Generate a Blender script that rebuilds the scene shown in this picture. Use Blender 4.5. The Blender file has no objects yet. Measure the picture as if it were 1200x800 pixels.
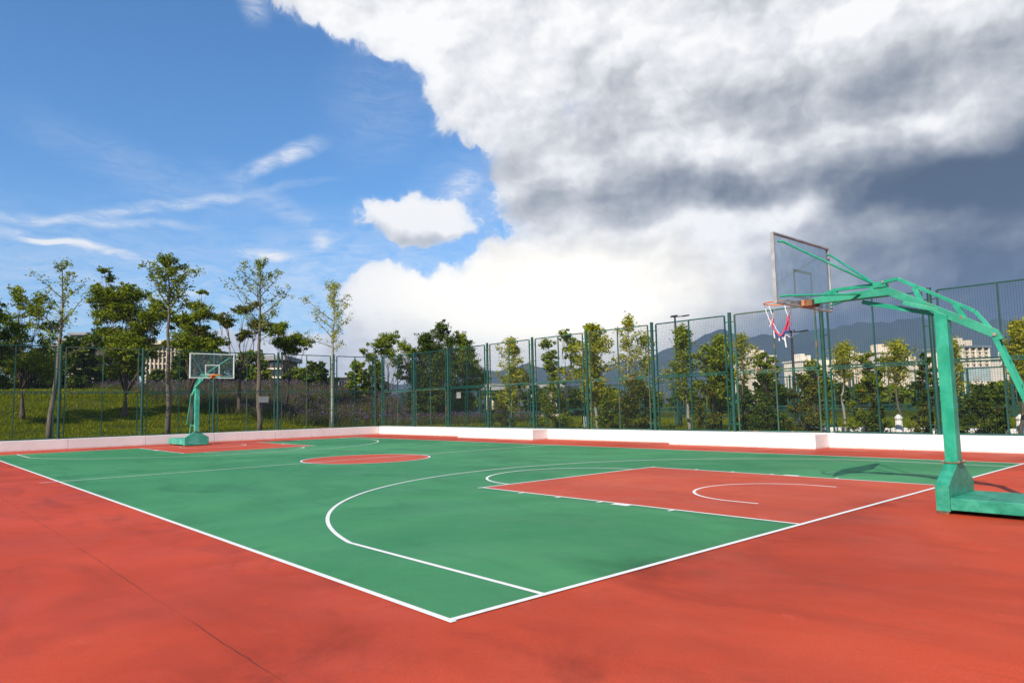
import bpy, bmesh, math, random
import numpy as np
from mathutils import Vector, Matrix
R = math.radians
scene = bpy.context.scene
col = scene.collection
rng = np.random.default_rng(7)
random.seed(7)

# ------------------------------------------------------------------ camera
CAM = np.array([-2.91376, -3.93201, 1.43501]); YAW, PIT, ROL, F = 0.8388294, 0.0909634, -0.0206896, 821.238
fw = np.array([math.cos(PIT)*math.cos(YAW), math.cos(PIT)*math.sin(YAW), math.sin(PIT)])
r0 = np.array([math.sin(YAW), -math.cos(YAW), 0.0]); u0 = np.cross(r0, fw)
rt = r0*math.cos(ROL)+u0*math.sin(ROL); up = -r0*math.sin(ROL)+u0*math.cos(ROL)
def ray(u, v): return fw+rt*(u-600)/F+up*(400-v)/F
def top_at(x, y, v):                       # height whose image row is v above the point (x, y)
    lo, hi = -5, 900
    for _ in range(60):
        m = (lo+hi)/2; d = np.array([x, y, m])-CAM
        if 400-F*(d@up)/(d@fw) > v: lo = m
        else: hi = m
    return lo
def px_per_m(x, y): return F/((np.array([x, y, 1.4])-CAM)@fw)
def at_depth(u, D):                        # ground point at column u, depth D along the view axis
    d = ray(u, 470); q = CAM+d*D; return q[0], q[1]
def at_y(u, Y):
    d = ray(u, 470); q = CAM+d*((Y-CAM[1])/d[1]); return q[0], Y
def at_x(u, X):
    d = ray(u, 470); q = CAM+d*((X-CAM[0])/d[0]); return X, q[1]
def sky_ae(u, v):
    d = ray(u, v); az = -math.degrees(math.atan2(d[1], d[0])-YAW)
    return az, math.degrees(math.atan2(d[2], math.hypot(d[0], d[1])))

cd = bpy.data.cameras.new('camera'); cam = bpy.data.objects.new('camera', cd); col.objects.link(cam)
cd.sensor_width = 36; cd.lens = F/1200*36; cd.clip_start = .05; cd.clip_end = 30000
M = Matrix(((rt[0], up[0], -fw[0], CAM[0]), (rt[1], up[1], -fw[1], CAM[1]), (rt[2], up[2], -fw[2], CAM[2]), (0, 0, 0, 1)))
cam.matrix_world = M; scene.camera = cam

# ------------------------------------------------------------------ materials
def N(nt, typ, **kw):
    n = nt.nodes.new(typ)
    for k, v in kw.items():
        if k.startswith('i_'): n.inputs[k[2:].replace('_', ' ')].default_value = v
        else: setattr(n, k, v)
    return n
def newmat(name):
    m = bpy.data.materials.new(name); m.use_nodes = True; nt = m.node_tree
    return m, nt, nt.nodes['Principled BSDF']
def mixc(nt, fac, a, b):
    n = N(nt, 'ShaderNodeMix', data_type='RGBA')
    for s, v in ((0, fac), (6, a), (7, b)):
        if hasattr(v, 'links'): nt.links.new(v, n.inputs[s])
        else: n.inputs[s].default_value = (*v, 1) if isinstance(v, tuple) and len(v) == 3 else v
    return n.outputs[2]
def noise(nt, vec, scale, detail=5, rough=.55, dist=0):
    n = N(nt, 'ShaderNodeTexNoise'); n.inputs['Scale'].default_value = scale; n.inputs['Detail'].default_value = detail
    n.inputs['Roughness'].default_value = rough; n.inputs['Distortion'].default_value = dist
    if vec is not None: nt.links.new(vec, n.inputs['Vector'])
    return n.outputs['Fac']
def ramp(nt, x, a, b, lo=0., hi=1., smooth=True):
    n = N(nt, 'ShaderNodeMapRange'); n.interpolation_type = 'SMOOTHSTEP' if smooth else 'LINEAR'
    nt.links.new(x, n.inputs[0])
    for i, v in zip((1, 2, 3, 4), (a, b, lo, hi)): n.inputs[i].default_value = v
    return n.outputs[0]
def math_(nt, op, a, b=None, c=None):
    n = N(nt, 'ShaderNodeMath', operation=op)
    for i, v in enumerate((a, b, c)):
        if v is None: continue
        if hasattr(v, 'links'): nt.links.new(v, n.inputs[i])
        else: n.inputs[i].default_value = v
    return n.outputs[0]
def objvec(nt, world=False, scale=None):
    if world: v = N(nt, 'ShaderNodeNewGeometry').outputs['Position']
    else: v = N(nt, 'ShaderNodeTexCoord').outputs['Object']
    if scale:
        m = N(nt, 'ShaderNodeMapping'); m.inputs['Scale'].default_value = scale; nt.links.new(v, m.inputs[0]); v = m.outputs[0]
    return v
def bump(nt, b, h, strength, dist=.01):
    n = N(nt, 'ShaderNodeBump'); n.inputs['Strength'].default_value = strength; n.inputs['Distance'].default_value = dist
    nt.links.new(h, n.inputs['Height']); nt.links.new(n.outputs[0], b.inputs['Normal'])
def paint(name, a, b, scale=3, rough=.45, spot=None, spot_at=(.66, .72), spot_scale=8, metal=0, spec=.5, chips=None):
    m, nt, bs = newmat(name); v = objvec(nt)
    c = mixc(nt, ramp(nt, noise(nt, v, scale, 6, .6, .4), .38, .64), a, b)
    if spot: c = mixc(nt, ramp(nt, noise(nt, v, spot_scale, 8, .65, .6), *spot_at), c, spot)
    if chips:
        c = mixc(nt, ramp(nt, noise(nt, objvec(nt, False, (6, 6, 1.1)), 1.7, 8, .75, .5), .54, .76, 0, .6), c, tuple(x*.5 for x in a))
        c = mixc(nt, math_(nt, 'MULTIPLY', ramp(nt, noise(nt, v, 22, 8, .7, .3), .62, .66), ramp(nt, noise(nt, v, 2.2, 4), .46, .60)), c, chips)
    nt.links.new(c, bs.inputs['Base Color']); bs.inputs['Roughness'].default_value = rough; bs.inputs['Metallic'].default_value = metal
    bs.inputs['Specular IOR Level'].default_value = spec
    bump(nt, bs, noise(nt, v, scale*9, 4), .12, .01)
    return m
MT = {}
MT['teal'] = paint('teal_paint', (.004, .25, .140), (.022, .33, .205), 4, .42, (.06, .37, .25), (.60, .66), 5, chips=(.15, .07, .035))
MT['teal_worn'] = paint('worn_teal_paint', (.008, .21, .125), (.04, .31, .20), 5, .5, (.006, .10, .065), (.58, .68), 6, chips=(.13, .065, .04))
MT['teal_rust'] = paint('rusty_teal_paint', (.010, .23, .135), (.030, .31, .19), 4, .5, (.20, .10, .035), (.60, .70), 7, chips=(.15, .07, .03))
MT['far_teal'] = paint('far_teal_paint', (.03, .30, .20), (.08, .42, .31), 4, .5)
MT['fence'] = paint('dark_green_fence_paint', (.006, .048, .036), (.010, .066, .050), 2, .42, (.07, .05, .03), (.72, .76), 5)
MT['fence_rust'] = paint('rusty_fence_paint', (.012, .10, .07), (.06, .08, .05), 2, .5, (.22, .11, .05), (.56, .62), 4)
MT['wire'] = paint('dark_fence_wire', (.012, .028, .026), (.02, .04, .036), 2, .6)
MT['alu'] = paint('weathered_aluminium', (.27, .28, .28), (.38, .39, .39), 6, .5, (.16, .10, .07), (.66, .74), 12)
MT['white_frame'] = paint('white_board_frame', (.62, .70, .66), (.72, .78, .75), 6, .45)
MT['orange'] = paint('orange_rim_paint', (.62, .16, .015), (.75, .25, .03), 6, .45)
MT['rust_orange'] = paint('rusty_orange_bracket', (.38, .16, .06), (.60, .26, .09), 12, .6, (.12, .05, .03), (.58, .66), 20)
MT['rust'] = paint('rusty_steel', (.10, .045, .025), (.20, .10, .05), 12, .8)
MT['rope_white'] = paint('white_rope', (.70, .68, .68), (.80, .78, .77), 20, .9)
MT['rope_red'] = paint('red_rope', (.62, .03, .07), (.72, .06, .12), 20, .8)
MT['rope_blue'] = paint('blue_rope', (.02, .05, .30), (.04, .09, .42), 20, .8)
MT['yellowed'] = paint('yellowed_line_tape', (.60, .60, .42), (.68, .67, .52), 9, .6)
m, nt, bs = newmat('yellowed_tape_on_glass'); bs.inputs['Base Color'].default_value = (.62, .62, .44, 1); bs.inputs['Roughness'].default_value = .6
tl = N(nt, 'ShaderNodeBsdfTranslucent'); tl.inputs[0].default_value = (.85, .84, .62, 1); mx = N(nt, 'ShaderNodeMixShader'); mx.inputs[0].default_value = .8
nt.links.new(bs.outputs[0], mx.inputs[1]); nt.links.new(tl.outputs[0], mx.inputs[2]); nt.links.new(mx.outputs[0], nt.nodes['Material Output'].inputs[0]); MT['yellowed'] = m
MT['dark_metal'] = paint('dark_lamp_metal', (.02, .02, .022), (.035, .035, .04), 3, .5)
MT['stone_white'] = paint('white_painted_stone', (.70, .66, .62), (.78, .76, .72), 4, .7)
MT['grey_sign'] = paint('grey_sign_plate', (.26, .29, .28), (.33, .35, .34), 5, .5)
MT['bolt'] = paint('steel_bolt', (.25, .2, .17), (.35, .3, .27), 9, .5)

def glass(name, tint, grime, alpha0, alpha1, scale=3):
    m, nt, bs = newmat(name); v = objvec(nt)
    nt.nodes.remove(bs); out = nt.nodes['Material Output']
    tr = N(nt, 'ShaderNodeBsdfTransparent'); tr.inputs[0].default_value = (*tint, 1)
    gl = N(nt, 'ShaderNodeBsdfGlossy'); gl.inputs['Roughness'].default_value = .05
    df = N(nt, 'ShaderNodeBsdfDiffuse'); df.inputs[0].default_value = (*grime, 1)
    tl = N(nt, 'ShaderNodeBsdfTranslucent'); tl.inputs[0].default_value = (*grime, 1)
    a1 = N(nt, 'ShaderNodeAddShader'); nt.links.new(df.outputs[0], a1.inputs[0]); nt.links.new(tl.outputs[0], a1.inputs[1])
    lw = N(nt, 'ShaderNodeLayerWeight'); lw.inputs['Blend'].default_value = .5; frf = math_(nt, 'ADD', math_(nt, 'MULTIPLY', math_(nt, 'POWER', lw.outputs['Facing'], 5), .7), .03)
    m1 = N(nt, 'ShaderNodeMixShader'); nt.links.new(ramp(nt, noise(nt, v, scale, 6, .6, .8), .35, .65, alpha0, alpha1), m1.inputs[0])
    nt.links.new(tr.outputs[0], m1.inputs[1]); nt.links.new(a1.outputs[0], m1.inputs[2])
    m2 = N(nt, 'ShaderNodeMixShader'); nt.links.new(frf, m2.inputs[0]); nt.links.new(m1.outputs[0], m2.inputs[1]); nt.links.new(gl.outputs[0], m2.inputs[2])
    nt.links.new(m2.outputs[0], out.inputs[0]); return m
MT['glass'] = glass('grimy_glass', (.86, .90, .93), (.22, .27, .29), .18, .32)
MT['glass_clean'] = glass('clear_board_glass', (.93, .95, .95), (.3, .33, .33), .02, .06)
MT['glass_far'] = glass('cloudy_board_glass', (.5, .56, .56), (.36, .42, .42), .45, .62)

def court(name, a, b, dark, stain, crack=False):
    m, nt, bs = newmat(name); v = objvec(nt, True)
    big = noise(nt, v, .16, 6, .62, .9)
    c = mixc(nt, ramp(nt, big, .34, .66), a, b)
    vs = objvec(nt, True, (1, .35, 1))
    c = mixc(nt, ramp(nt, noise(nt, vs, .9, 7, .65, 1.2), .46, .76, 0, .7), c, dark)
    c = mixc(nt, ramp(nt, noise(nt, v, .55, 8, .7, .6), .62, .80, 0, stain), c, tuple(x*.32 for x in dark))
    c = mixc(nt, ramp(nt, noise(nt, v, 60, 3, .7), .35, .7, 0, .30), c, tuple(x*.55 for x in a))
    c = mixc(nt, ramp(nt, noise(nt, objvec(nt, True, (1, .45, 1)), 2.8, 9, .8, .8), .54, .70, 0, .34), c, tuple(x*.62 for x in a))
    c = mixc(nt, ramp(nt, noise(nt, v, 2.4, 8, .75, .4), .58, .72, 0, .3), c, tuple(min(1, x*1.15+.035) for x in b))
    c = mixc(nt, ramp(nt, noise(nt, v, 260, 2, .7), .5, .9, 0, .25), c, tuple(x*1.3+.02 for x in b))
    c = mixc(nt, ramp(nt, noise(nt, v, 26, 10, .8), .52, .72, 0, .28), c, tuple(x*.55 for x in a))
    s3 = N(nt, 'ShaderNodeSeparateXYZ'); nt.links.new(v, s3.inputs[0])
    dx_ = math_(nt, 'ABSOLUTE', math_(nt, 'ADD', s3.outputs[0], .05)); dy_ = math_(nt, 'ABSOLUTE', math_(nt, 'ADD', s3.outputs[1], .05))
    edge = ramp(nt, math_(nt, 'MINIMUM', dx_, dy_), .9, .0)
    c = mixc(nt, math_(nt, 'MULTIPLY', edge, ramp(nt, noise(nt, v, .75, 9, .7, .9), .47, .72, 0, .52)), c, tuple(x*.48 for x in dark))
    if crack:
        sx = N(nt, 'ShaderNodeSeparateXYZ'); nt.links.new(v, sx.inputs[0])
        wob = math_(nt, 'MULTIPLY', math_(nt, 'SUBTRACT', noise(nt, v, 1.1, 8, .7), .5), .09)
        d = math_(nt, 'ABSOLUTE', math_(nt, 'ADD', math_(nt, 'ADD', sx.outputs[0], 1.26), wob))
        c = mixc(nt, math_(nt, 'MULTIPLY', ramp(nt, d, .007, .001), ramp(nt, noise(nt, v, .8, 4), .42, .56, .35, .8)), c, (.06, .025, .02))
    nt.links.new(c, bs.inputs['Base Color'])
    nt.links.new(ramp(nt, noise(nt, v, .8, 6, .6), .3, .7, .50, .72), bs.inputs['Roughness'])
    bs.inputs['Specular IOR Level'].default_value = .16
    h = math_(nt, 'ADD', noise(nt, v, 180, 3, .7), math_(nt, 'MULTIPLY', noise(nt, v, 7, 5), .6))
    bump(nt, bs, h, .22, .006)
    return m
MT['red'] = court('red_acrylic_court', (.44, .052, .021), (.62, .078, .030), (.28, .038, .019), .85, True)
MT['red_key'] = court('red_key_paint', (.50, .075, .036), (.60, .100, .046), (.38, .062, .03), .5)
MT['green'] = court('green_acrylic_court', (.042, .218, .086), (.078, .300, .122), (.030, .150, .062), .85)
m, nt, bs = newmat('white_line_paint'); v = objvec(nt, True)
c = mixc(nt, ramp(nt, noise(nt, v, 5, 8, .7, .5), .52, .8, 0, .5), (.80, .79, .76), (.50, .47, .42))
c = mixc(nt, ramp(nt, noise(nt, v, 38, 6, .8), .50, .72, 0, .55), c, (.42, .37, .32))
nt.links.new(c, bs.inputs['Base Color']); bs.inputs['Roughness'].default_value = .6; MT['line'] = m
m, nt, bs = newmat('white_painted_plaster'); v = objvec(nt, True)
c = mixc(nt, ramp(nt, noise(nt, v, .9, 6, .6, .5), .35, .7), (.80, .78, .755), (.72, .695, .665))
c = mixc(nt, ramp(nt, noise(nt, objvec(nt, True, (3, 3, .6)), 1.6, 7, .7, .3), .56, .78, 0, .5), c, (.50, .42, .33))
sx = N(nt, 'ShaderNodeSeparateXYZ'); nt.links.new(v, sx.inputs[0])
low = ramp(nt, math_(nt, 'ADD', sx.outputs[2], math_(nt, 'MULTIPLY', noise(nt, v, 5, 6, .7), .12)), .14, .05, 0, .6)
c = mixc(nt, low, c, (.42, .24, .18))
nt.links.new(c, bs.inputs['Base Color']); bs.inputs['Roughness'].default_value = .8
bump(nt, bs, noise(nt, v, 30, 6, .7), .25, .01); MT['plaster'] = m
m, nt, bs = newmat('grass_soil'); v = objvec(nt, True)
c = mixc(nt, ramp(nt, noise(nt, v, .35, 6, .65, .6), .35, .68), (.045, .060, .002), (.095, .115, .003))
c = mixc(nt, ramp(nt, noise(nt, v, 3.5, 8, .75), .4, .7, 0, .75), c, (.03, .042, .003))
c = mixc(nt, ramp(nt, noise(nt, v, .12, 4), .58, .72, 0, .5), c, (.12, .10, .05))
nt.links.new(c, bs.inputs['Base Color']); bs.inputs['Roughness'].default_value = 1; bs.inputs['Specular IOR Level'].default_value = .05
bump(nt, bs, noise(nt, v, 9, 6, .8), .9, .12); MT['soil'] = m
m, nt, bs = newmat('forest_slope'); v = objvec(nt, True)
c = mixc(nt, ramp(nt, noise(nt, v, .004, 9, .65), .35, .65), (.014, .026, .018), (.030, .044, .028))
nt.links.new(c, bs.inputs['Base Color']); bs.inputs['Roughness'].default_value = .95
MT['forest'] = m

def leafmat(name, cols, trans=.35):
    m, nt, bs = newmat(name); out = nt.nodes['Material Output']; nt.nodes.remove(bs)
    g = N(nt, 'ShaderNodeNewGeometry'); cr = N(nt, 'ShaderNodeValToRGB')
    while len(cr.color_ramp.elements) < len(cols): cr.color_ramp.elements.new(.5)
    for i, c in enumerate(cols):
        cr.color_ramp.elements[i].position = i/(len(cols)-1); cr.color_ramp.elements[i].color = (*c, 1)
    nt.links.new(g.outputs['Random Per Island'], cr.inputs[0])
    df = N(nt, 'ShaderNodeBsdfDiffuse'); tl = N(nt, 'ShaderNodeBsdfTranslucent'); gl = N(nt, 'ShaderNodeBsdfGlossy'); gl.inputs['Roughness'].default_value = .45
    gl.inputs[0].default_value = (.5, .5, .3, 1)
    nt.links.new(cr.outputs[0], df.inputs[0]); nt.links.new(cr.outputs[0], tl.inputs[0])
    m1 = N(nt, 'ShaderNodeMixShader'); m1.inputs[0].default_value = trans
    nt.links.new(df.outputs[0], m1.inputs[1]); nt.links.new(tl.outputs[0], m1.inputs[2])
    m2 = N(nt, 'ShaderNodeMixShader'); m2.inputs[0].default_value = .02
    nt.links.new(m1.outputs[0], m2.inputs[1]); nt.links.new(gl.outputs[0], m2.inputs[2])
    nt.links.new(m2.outputs[0], out.inputs[0]); return m
LF = {
 'mid': leafmat('mid_green_leaves', [(.07, .12, .008), (.13, .19, .010), (.22, .27, .014), (.32, .33, .02)]),
 'dark': leafmat('dark_green_leaves', [(.025, .050, .006), (.045, .08, .008), (.08, .12, .010), (.13, .16, .014)], .25),
 'lime': leafmat('yellow_green_leaves', [(.22, .26, .015), (.34, .38, .02), (.46, .45, .03), (.52, .46, .06)], .5),
 'young': leafmat('young_green_leaves', [(.10, .15, .010), (.17, .23, .014), (.26, .31, .02), (.34, .34, .03)], .4),
 'olive': leafmat('olive_brown_leaves', [(.05, .07, .008), (.09, .11, .012), (.14, .15, .016), (.19, .16, .03)], .3),
 'grass': leafmat('grass_blades', [(.075, .115, .002), (.13, .17, .003), (.20, .22, .004), (.27, .24, .008)], .4),
 'meadow': leafmat('meadow_stems', [(.04, .06, .012), (.07, .09, .018), (.10, .12, .02), (.12, .11, .04)], .3),
 'purple': leafmat('purple_blossom', [(.10, .045, .13), (.15, .07, .20), (.22, .11, .30), (.12, .07, .08)], .3),
 'red': leafmat('red_blossom', [(.45, .05, .02), (.55, .12, .03), (.5, .2, .05)], .3),
}
def bark(name, a, b):
    m, nt, bs = newmat(name); v = objvec(nt, False, (6, 6, 1.2))
    nt.links.new(mixc(nt, ramp(nt, noise(nt, v, 3, 7, .7), .35, .65), a, b), bs.inputs['Base Color']); bs.inputs['Roughness'].default_value = .9
    return m
BK = {'grey': bark('grey_bark', (.07, .058, .045), (.15, .125, .095)), 'brown': bark('brown_bark', (.045, .032, .024), (.11, .08, .055)), 'pale': bark('pale_bark', (.20, .18, .15), (.34, .31, .26))}

# ------------------------------------------------------------------ object helpers
def tag(o, label=None, cat=None, group=None, kind=None):
    if label: o['label'] = label
    if cat: o['category'] = cat
    if group: o['group'] = group
    if kind: o['kind'] = kind
    return o
def empty(name, loc=(0, 0, 0), rz=0):
    o = bpy.data.objects.new(name, None); col.objects.link(o); o.location = loc; o.rotation_euler = (0, 0, rz); o.empty_display_size = .2
    return o
def copy_tree(o, parent=None):
    c = o.copy(); col.objects.link(c)
    if parent: c.parent = parent
    for ch in list(o.children): copy_tree(ch, c)
    return c
class MB:
    def __init__(s): s.v = []; s.f = []
    def box(s, x0, x1, y0, y1, z0, z1):
        b = len(s.v); s.v += [(x, y, z) for x in (x0, x1) for y in (y0, y1) for z in (z0, z1)]
        s.f += [(b, b+1, b+3, b+2), (b+4, b+6, b+7, b+5), (b, b+4, b+5, b+1), (b+2, b+3, b+7, b+6), (b, b+2, b+6, b+4), (b+1, b+5, b+7, b+3)]
        return s
    def bar(s, p, q, w, h, upv=(0, 0, 1)):            # rectangular bar from p to q, w sideways, h along up
        p, q = Vector(p), Vector(q); d = (q-p).normalized(); side = d.cross(Vector(upv))
        if side.length < 1e-4: side = d.cross(Vector((1, 0, 0)))
        side.normalize(); u = side.cross(d).normalized(); b = len(s.v)
        for c in (p, q):
            for sx, sy in ((-1, -1), (1, -1), (1, 1), (-1, 1)): s.v.append(tuple(c+side*sx*w/2+u*sy*h/2))
        s.f += [(b, b+1, b+2, b+3), (b+7, b+6, b+5, b+4)]+[(b+i, b+4+i, b+4+(i+1) % 4, b+(i+1) % 4) for i in range(4)]
        return s
    def tube(s, pts, r, n=6, caps=True):
        pts = [Vector(p) for p in pts]; rs = r if isinstance(r, (list, tuple)) else [r]*len(pts); b = len(s.v)
        d0 = (pts[1]-pts[0]).normalized(); a = d0.cross(Vector((0, 0, 1)))
        if a.length < .05: a = d0.cross(Vector((1, 0, 0)))
        a.normalize()
        for i, p in enumerate(pts):
            d = (pts[min(i+1, len(pts)-1)]-pts[max(i-1, 0)]).normalized()
            a = (a-d*a.dot(d)).normalized(); c = d.cross(a)
            for k in range(n):
                t = 2*math.pi*k/n; s.v.append(tuple(p+(a*math.cos(t)+c*math.sin(t))*rs[i]))
        for i in range(len(pts)-1):
            for k in range(n):
                k2 = (k+1) % n; s.f.append((b+i*n+k, b+i*n+k2, b+(i+1)*n+k2, b+(i+1)*n+k))
        if caps:
            s.f.append(tuple(b+k for k in range(n))[::-1]); e = b+(len(pts)-1)*n; s.f.append(tuple(e+k for k in range(n)))
        return s
    def prism(s, poly, axis, a0, a1):                  # polygon in the other two axes, extruded along axis
        b = len(s.v); n = len(poly)
        for a in (a0, a1):
            for p in poly:
                q = list(p); q.insert(axis, a); s.v.append(tuple(q))
        s.f += [tuple(b+i for i in range(n)), tuple(b+n+i for i in range(n))[::-1]]
        s.f += [(b+i, b+n+i, b+n+(i+1) % n, b+(i+1) % n) for i in range(n)]
        return s
    def build(s, name, mat, parent=None, bevel=0, smooth=False, loc=None):
        me = bpy.data.meshes.new(name); me.from_pydata(s.v, [], s.f)
        bm = bmesh.new(); bm.from_mesh(me); bmesh.ops.recalc_face_normals(bm, faces=bm.faces)
        if bevel: bmesh.ops.bevel(bm, geom=bm.edges[:], offset=bevel, segments=2, affect='EDGES', profile=.6)
        bm.to_mesh(me); bm.free()
        if smooth: me.polygons.foreach_set('use_smooth', [True]*len(me.polygons))
        me.materials.append(mat); o = bpy.data.objects.new(name, me); col.objects.link(o)
        if parent: o.parent = parent
        if loc: o.location = loc
        return o
def np_mesh(name, V, nper, mat, parent=None):          # V: (faces*nper, 3) separate polygons
    me = bpy.data.meshes.new(name); nv = len(V); nf = nv//nper
    me.vertices.add(nv); me.vertices.foreach_set('co', V.astype(np.float32).ravel())
    me.loops.add(nv); me.loops.foreach_set('vertex_index', np.arange(nv, dtype=np.int32))
    me.polygons.add(nf); me.polygons.foreach_set('loop_start', np.arange(0, nv, nper, dtype=np.int32))
    me.update(calc_edges=True); me.materials.append(mat)
    o = bpy.data.objects.new(name, me); col.objects.link(o)
    if parent: o.parent = parent
    return o

# ------------------------------------------------------------------ ground
def sstep(a, b, x):
    t = np.clip((x-a)/(b-a), 0, 1); return t*t*(3-2*t)
def hz(x, y):
    x = np.asarray(x, float); y = np.asarray(y, float)
    left = .27+3.0*sstep(33, 56, y)*(1-sstep(24, 40, x))
    out = np.where((x > 18.15) | (y > 30.85), np.where(y > 30.85, left, .27), -.06)
    und = .18*np.sin(x*.11+1.3)*np.sin(y*.09+.4)*sstep(35, 60, np.hypot(x, y))
    return out+und
def axis_pts(step, brk):
    a = [-2600, -1800, -900, -350, -150, -80]+list(np.arange(-60, 110, step))+[115, 130, 150, 190, 250, 350, 600, 1200, 2600]
    a = [t for t in a if abs(t-brk) > .4]+[brk-.02, brk+.02]
    return np.array(sorted(a))
gx, gy = axis_pts(1.5, 18.15), axis_pts(1.5, 30.85)
XX, YY = np.meshgrid(gx, gy, indexing='ij'); ZZ = hz(XX, YY); nx, ny = XX.shape
me = bpy.data.meshes.new('ground')
idx = np.arange(nx*ny).reshape(nx, ny)
fc = np.stack([idx[:-1, :-1], idx[1:, :-1], idx[1:, 1:], idx[:-1, 1:]], -1).reshape(-1, 4)
me.from_pydata(np.stack([XX, YY, ZZ], -1).reshape(-1, 3).tolist(), [], fc.tolist()); me.materials.append(MT['soil'])
g = bpy.data.objects.new('ground', me); col.objects.link(g); tag(g, kind='structure')

MB().prism([(-30, -30), (18.0, -30), (18.0, 30.7), (-30, 30.7)], 2, -.05, 0).build('court_surround', MT['red'])['kind'] = 'structure'
def sheet(name, poly, z, mat):
    me = bpy.data.meshes.new(name); me.from_pydata([(x, y, z*.45) for x, y in poly], [], [tuple(range(len(poly)))]); me.materials.append(mat)
    o = bpy.data.objects.new(name, me); col.objects.link(o); o['kind'] = 'structure'; return o
W, L, HW = 15, 28, .025
sheet('playing_court', [(0, 0), (W, 0), (W, L), (0, L)], .004, MT['green'])
for a, b in ((0, 5.8), (L-5.8, L)): sheet('court_key', [(5.05, a), (9.95, a), (9.95, b), (5.05, b)], .008, MT['red_key'])
sheet('centre_circle_floor', [(7.5+1.8*math.cos(t), 14+1.8*math.sin(t)) for t in np.linspace(0, 2*math.pi, 73)[:-1]], .008, MT['red_key'])
def strip(bmv, pts, z, w=.05):
    vs, fs = bmv; b = len(vs); n = len(pts)
    for i in range(n):
        p = np.array(pts[i]); d = np.array(pts[min(i+1, n-1)])-np.array(pts[max(i-1, 0)]); d = d/np.hypot(*d); q = np.array([-d[1], d[0]])*w/2
        vs += [(*(p+q), z*.45), (*(p-q), z*.45)]
    fs += [(b+2*i, b+2*i+1, b+2*i+3, b+2*i+2) for i in range(n-1)]
def arc(cx, cy, r, a0, a1, n=64): return [(cx+r*math.cos(t), cy+r*math.sin(t)) for t in np.linspace(a0, a1, n)]
LN = ([], [])
for p in ([(0, -.05), (0, L+.05)], [(W, L+.05), (W, -.05)]): strip(LN, p, .013, .055)
for p in ([(0, 0), (W, 0)], [(0, L), (W, L)]): strip(LN, p, .0155, .055)
strip(LN, [(-.35, 14), (W+.35, 14)], .018)
strip(LN, arc(7.5, 14, 1.8, 0, 2*math.pi, 90), .0205)
for s, o0 in ((1, 0), (-1, L)):
    f_ = lambda P: [(x if s == 1 else x, o0+s*y) for x, y in P]
    a3 = math.acos(6.6/6.75); yj = 1.575+6.75*math.sin(a3)
    strip(LN, f_([(.9, .03), (.9, yj)]), .0115); strip(LN, f_([(14.1, .03), (14.1, yj)]), .0115)
    strip(LN, f_(arc(7.5, 1.575, 6.75, a3, math.pi-a3, 110)), .0118)
    for x, e in ((5.05, -1), (9.95, 1)):
        strip(LN, f_([(x, .03), (x, 5.8)]), .0125)
        for yy in (1.75, 2.6, 3.0, 3.85, 4.7):
            strip(LN, f_([(x, yy), (x+e*.14, yy)]), .0108, .05 if yy != 2.6 else .3)
    strip(LN, f_([(4.95, 5.8), (10.05, 5.8)]), .0145)
    strip(LN, f_(arc(7.5, 5.8, 1.8, .02, math.pi-.02, 60)), .0100)
    strip(LN, f_([(6.25, 1.2), (6.25, 1.575)]), .0105); strip(LN, f_([(8.75, 1.2), (8.75, 1.575)]), .0105)
    strip(LN, f_(arc(7.5, 1.575, 1.25, 0, math.pi, 50)), .0108, .045)
me = bpy.data.meshes.new('court_lines'); me.from_pydata(LN[0], [], LN[1]); me.materials.append(MT['line'])
o = bpy.data.objects.new('court_lines', me); col.objects.link(o); o['kind'] = 'structure'

# ------------------------------------------------------------------ white kerb walls
w = empty('low_wall', (18.0, -14, 0)); tag(w, 'long low white wall under the tall right-hand fence, with stepped blocks', 'wall')
mb_ = MB()
for k in range(20): mb_.box(0, .45, -16+k*3.035, -16+(k+1)*3.035-.008, -.02, .42+.002*(k % 3))
mb_.build('wall_run', MT['plaster'], w, .012)
for y0, y1 in ((17.2, 22.25), (5.4, 10.45)):
    MB().box(-.9, -.002, y0+14, y1+14, 0, .415).build('wall_block', MT['plaster'], w, .012)
w = empty('low_wall', (-30, 30.7, 0)); tag(w, 'low shaded pinkish white wall along the grass bank behind the far hoop', 'wall')
mb_ = MB()
for k in range(16): mb_.box(k*3, k*3+2.991, 0, .45, -.02, .42+.002*(k % 3))
mb_.build('wall_run', MT['plaster'], w, .012)

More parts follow.
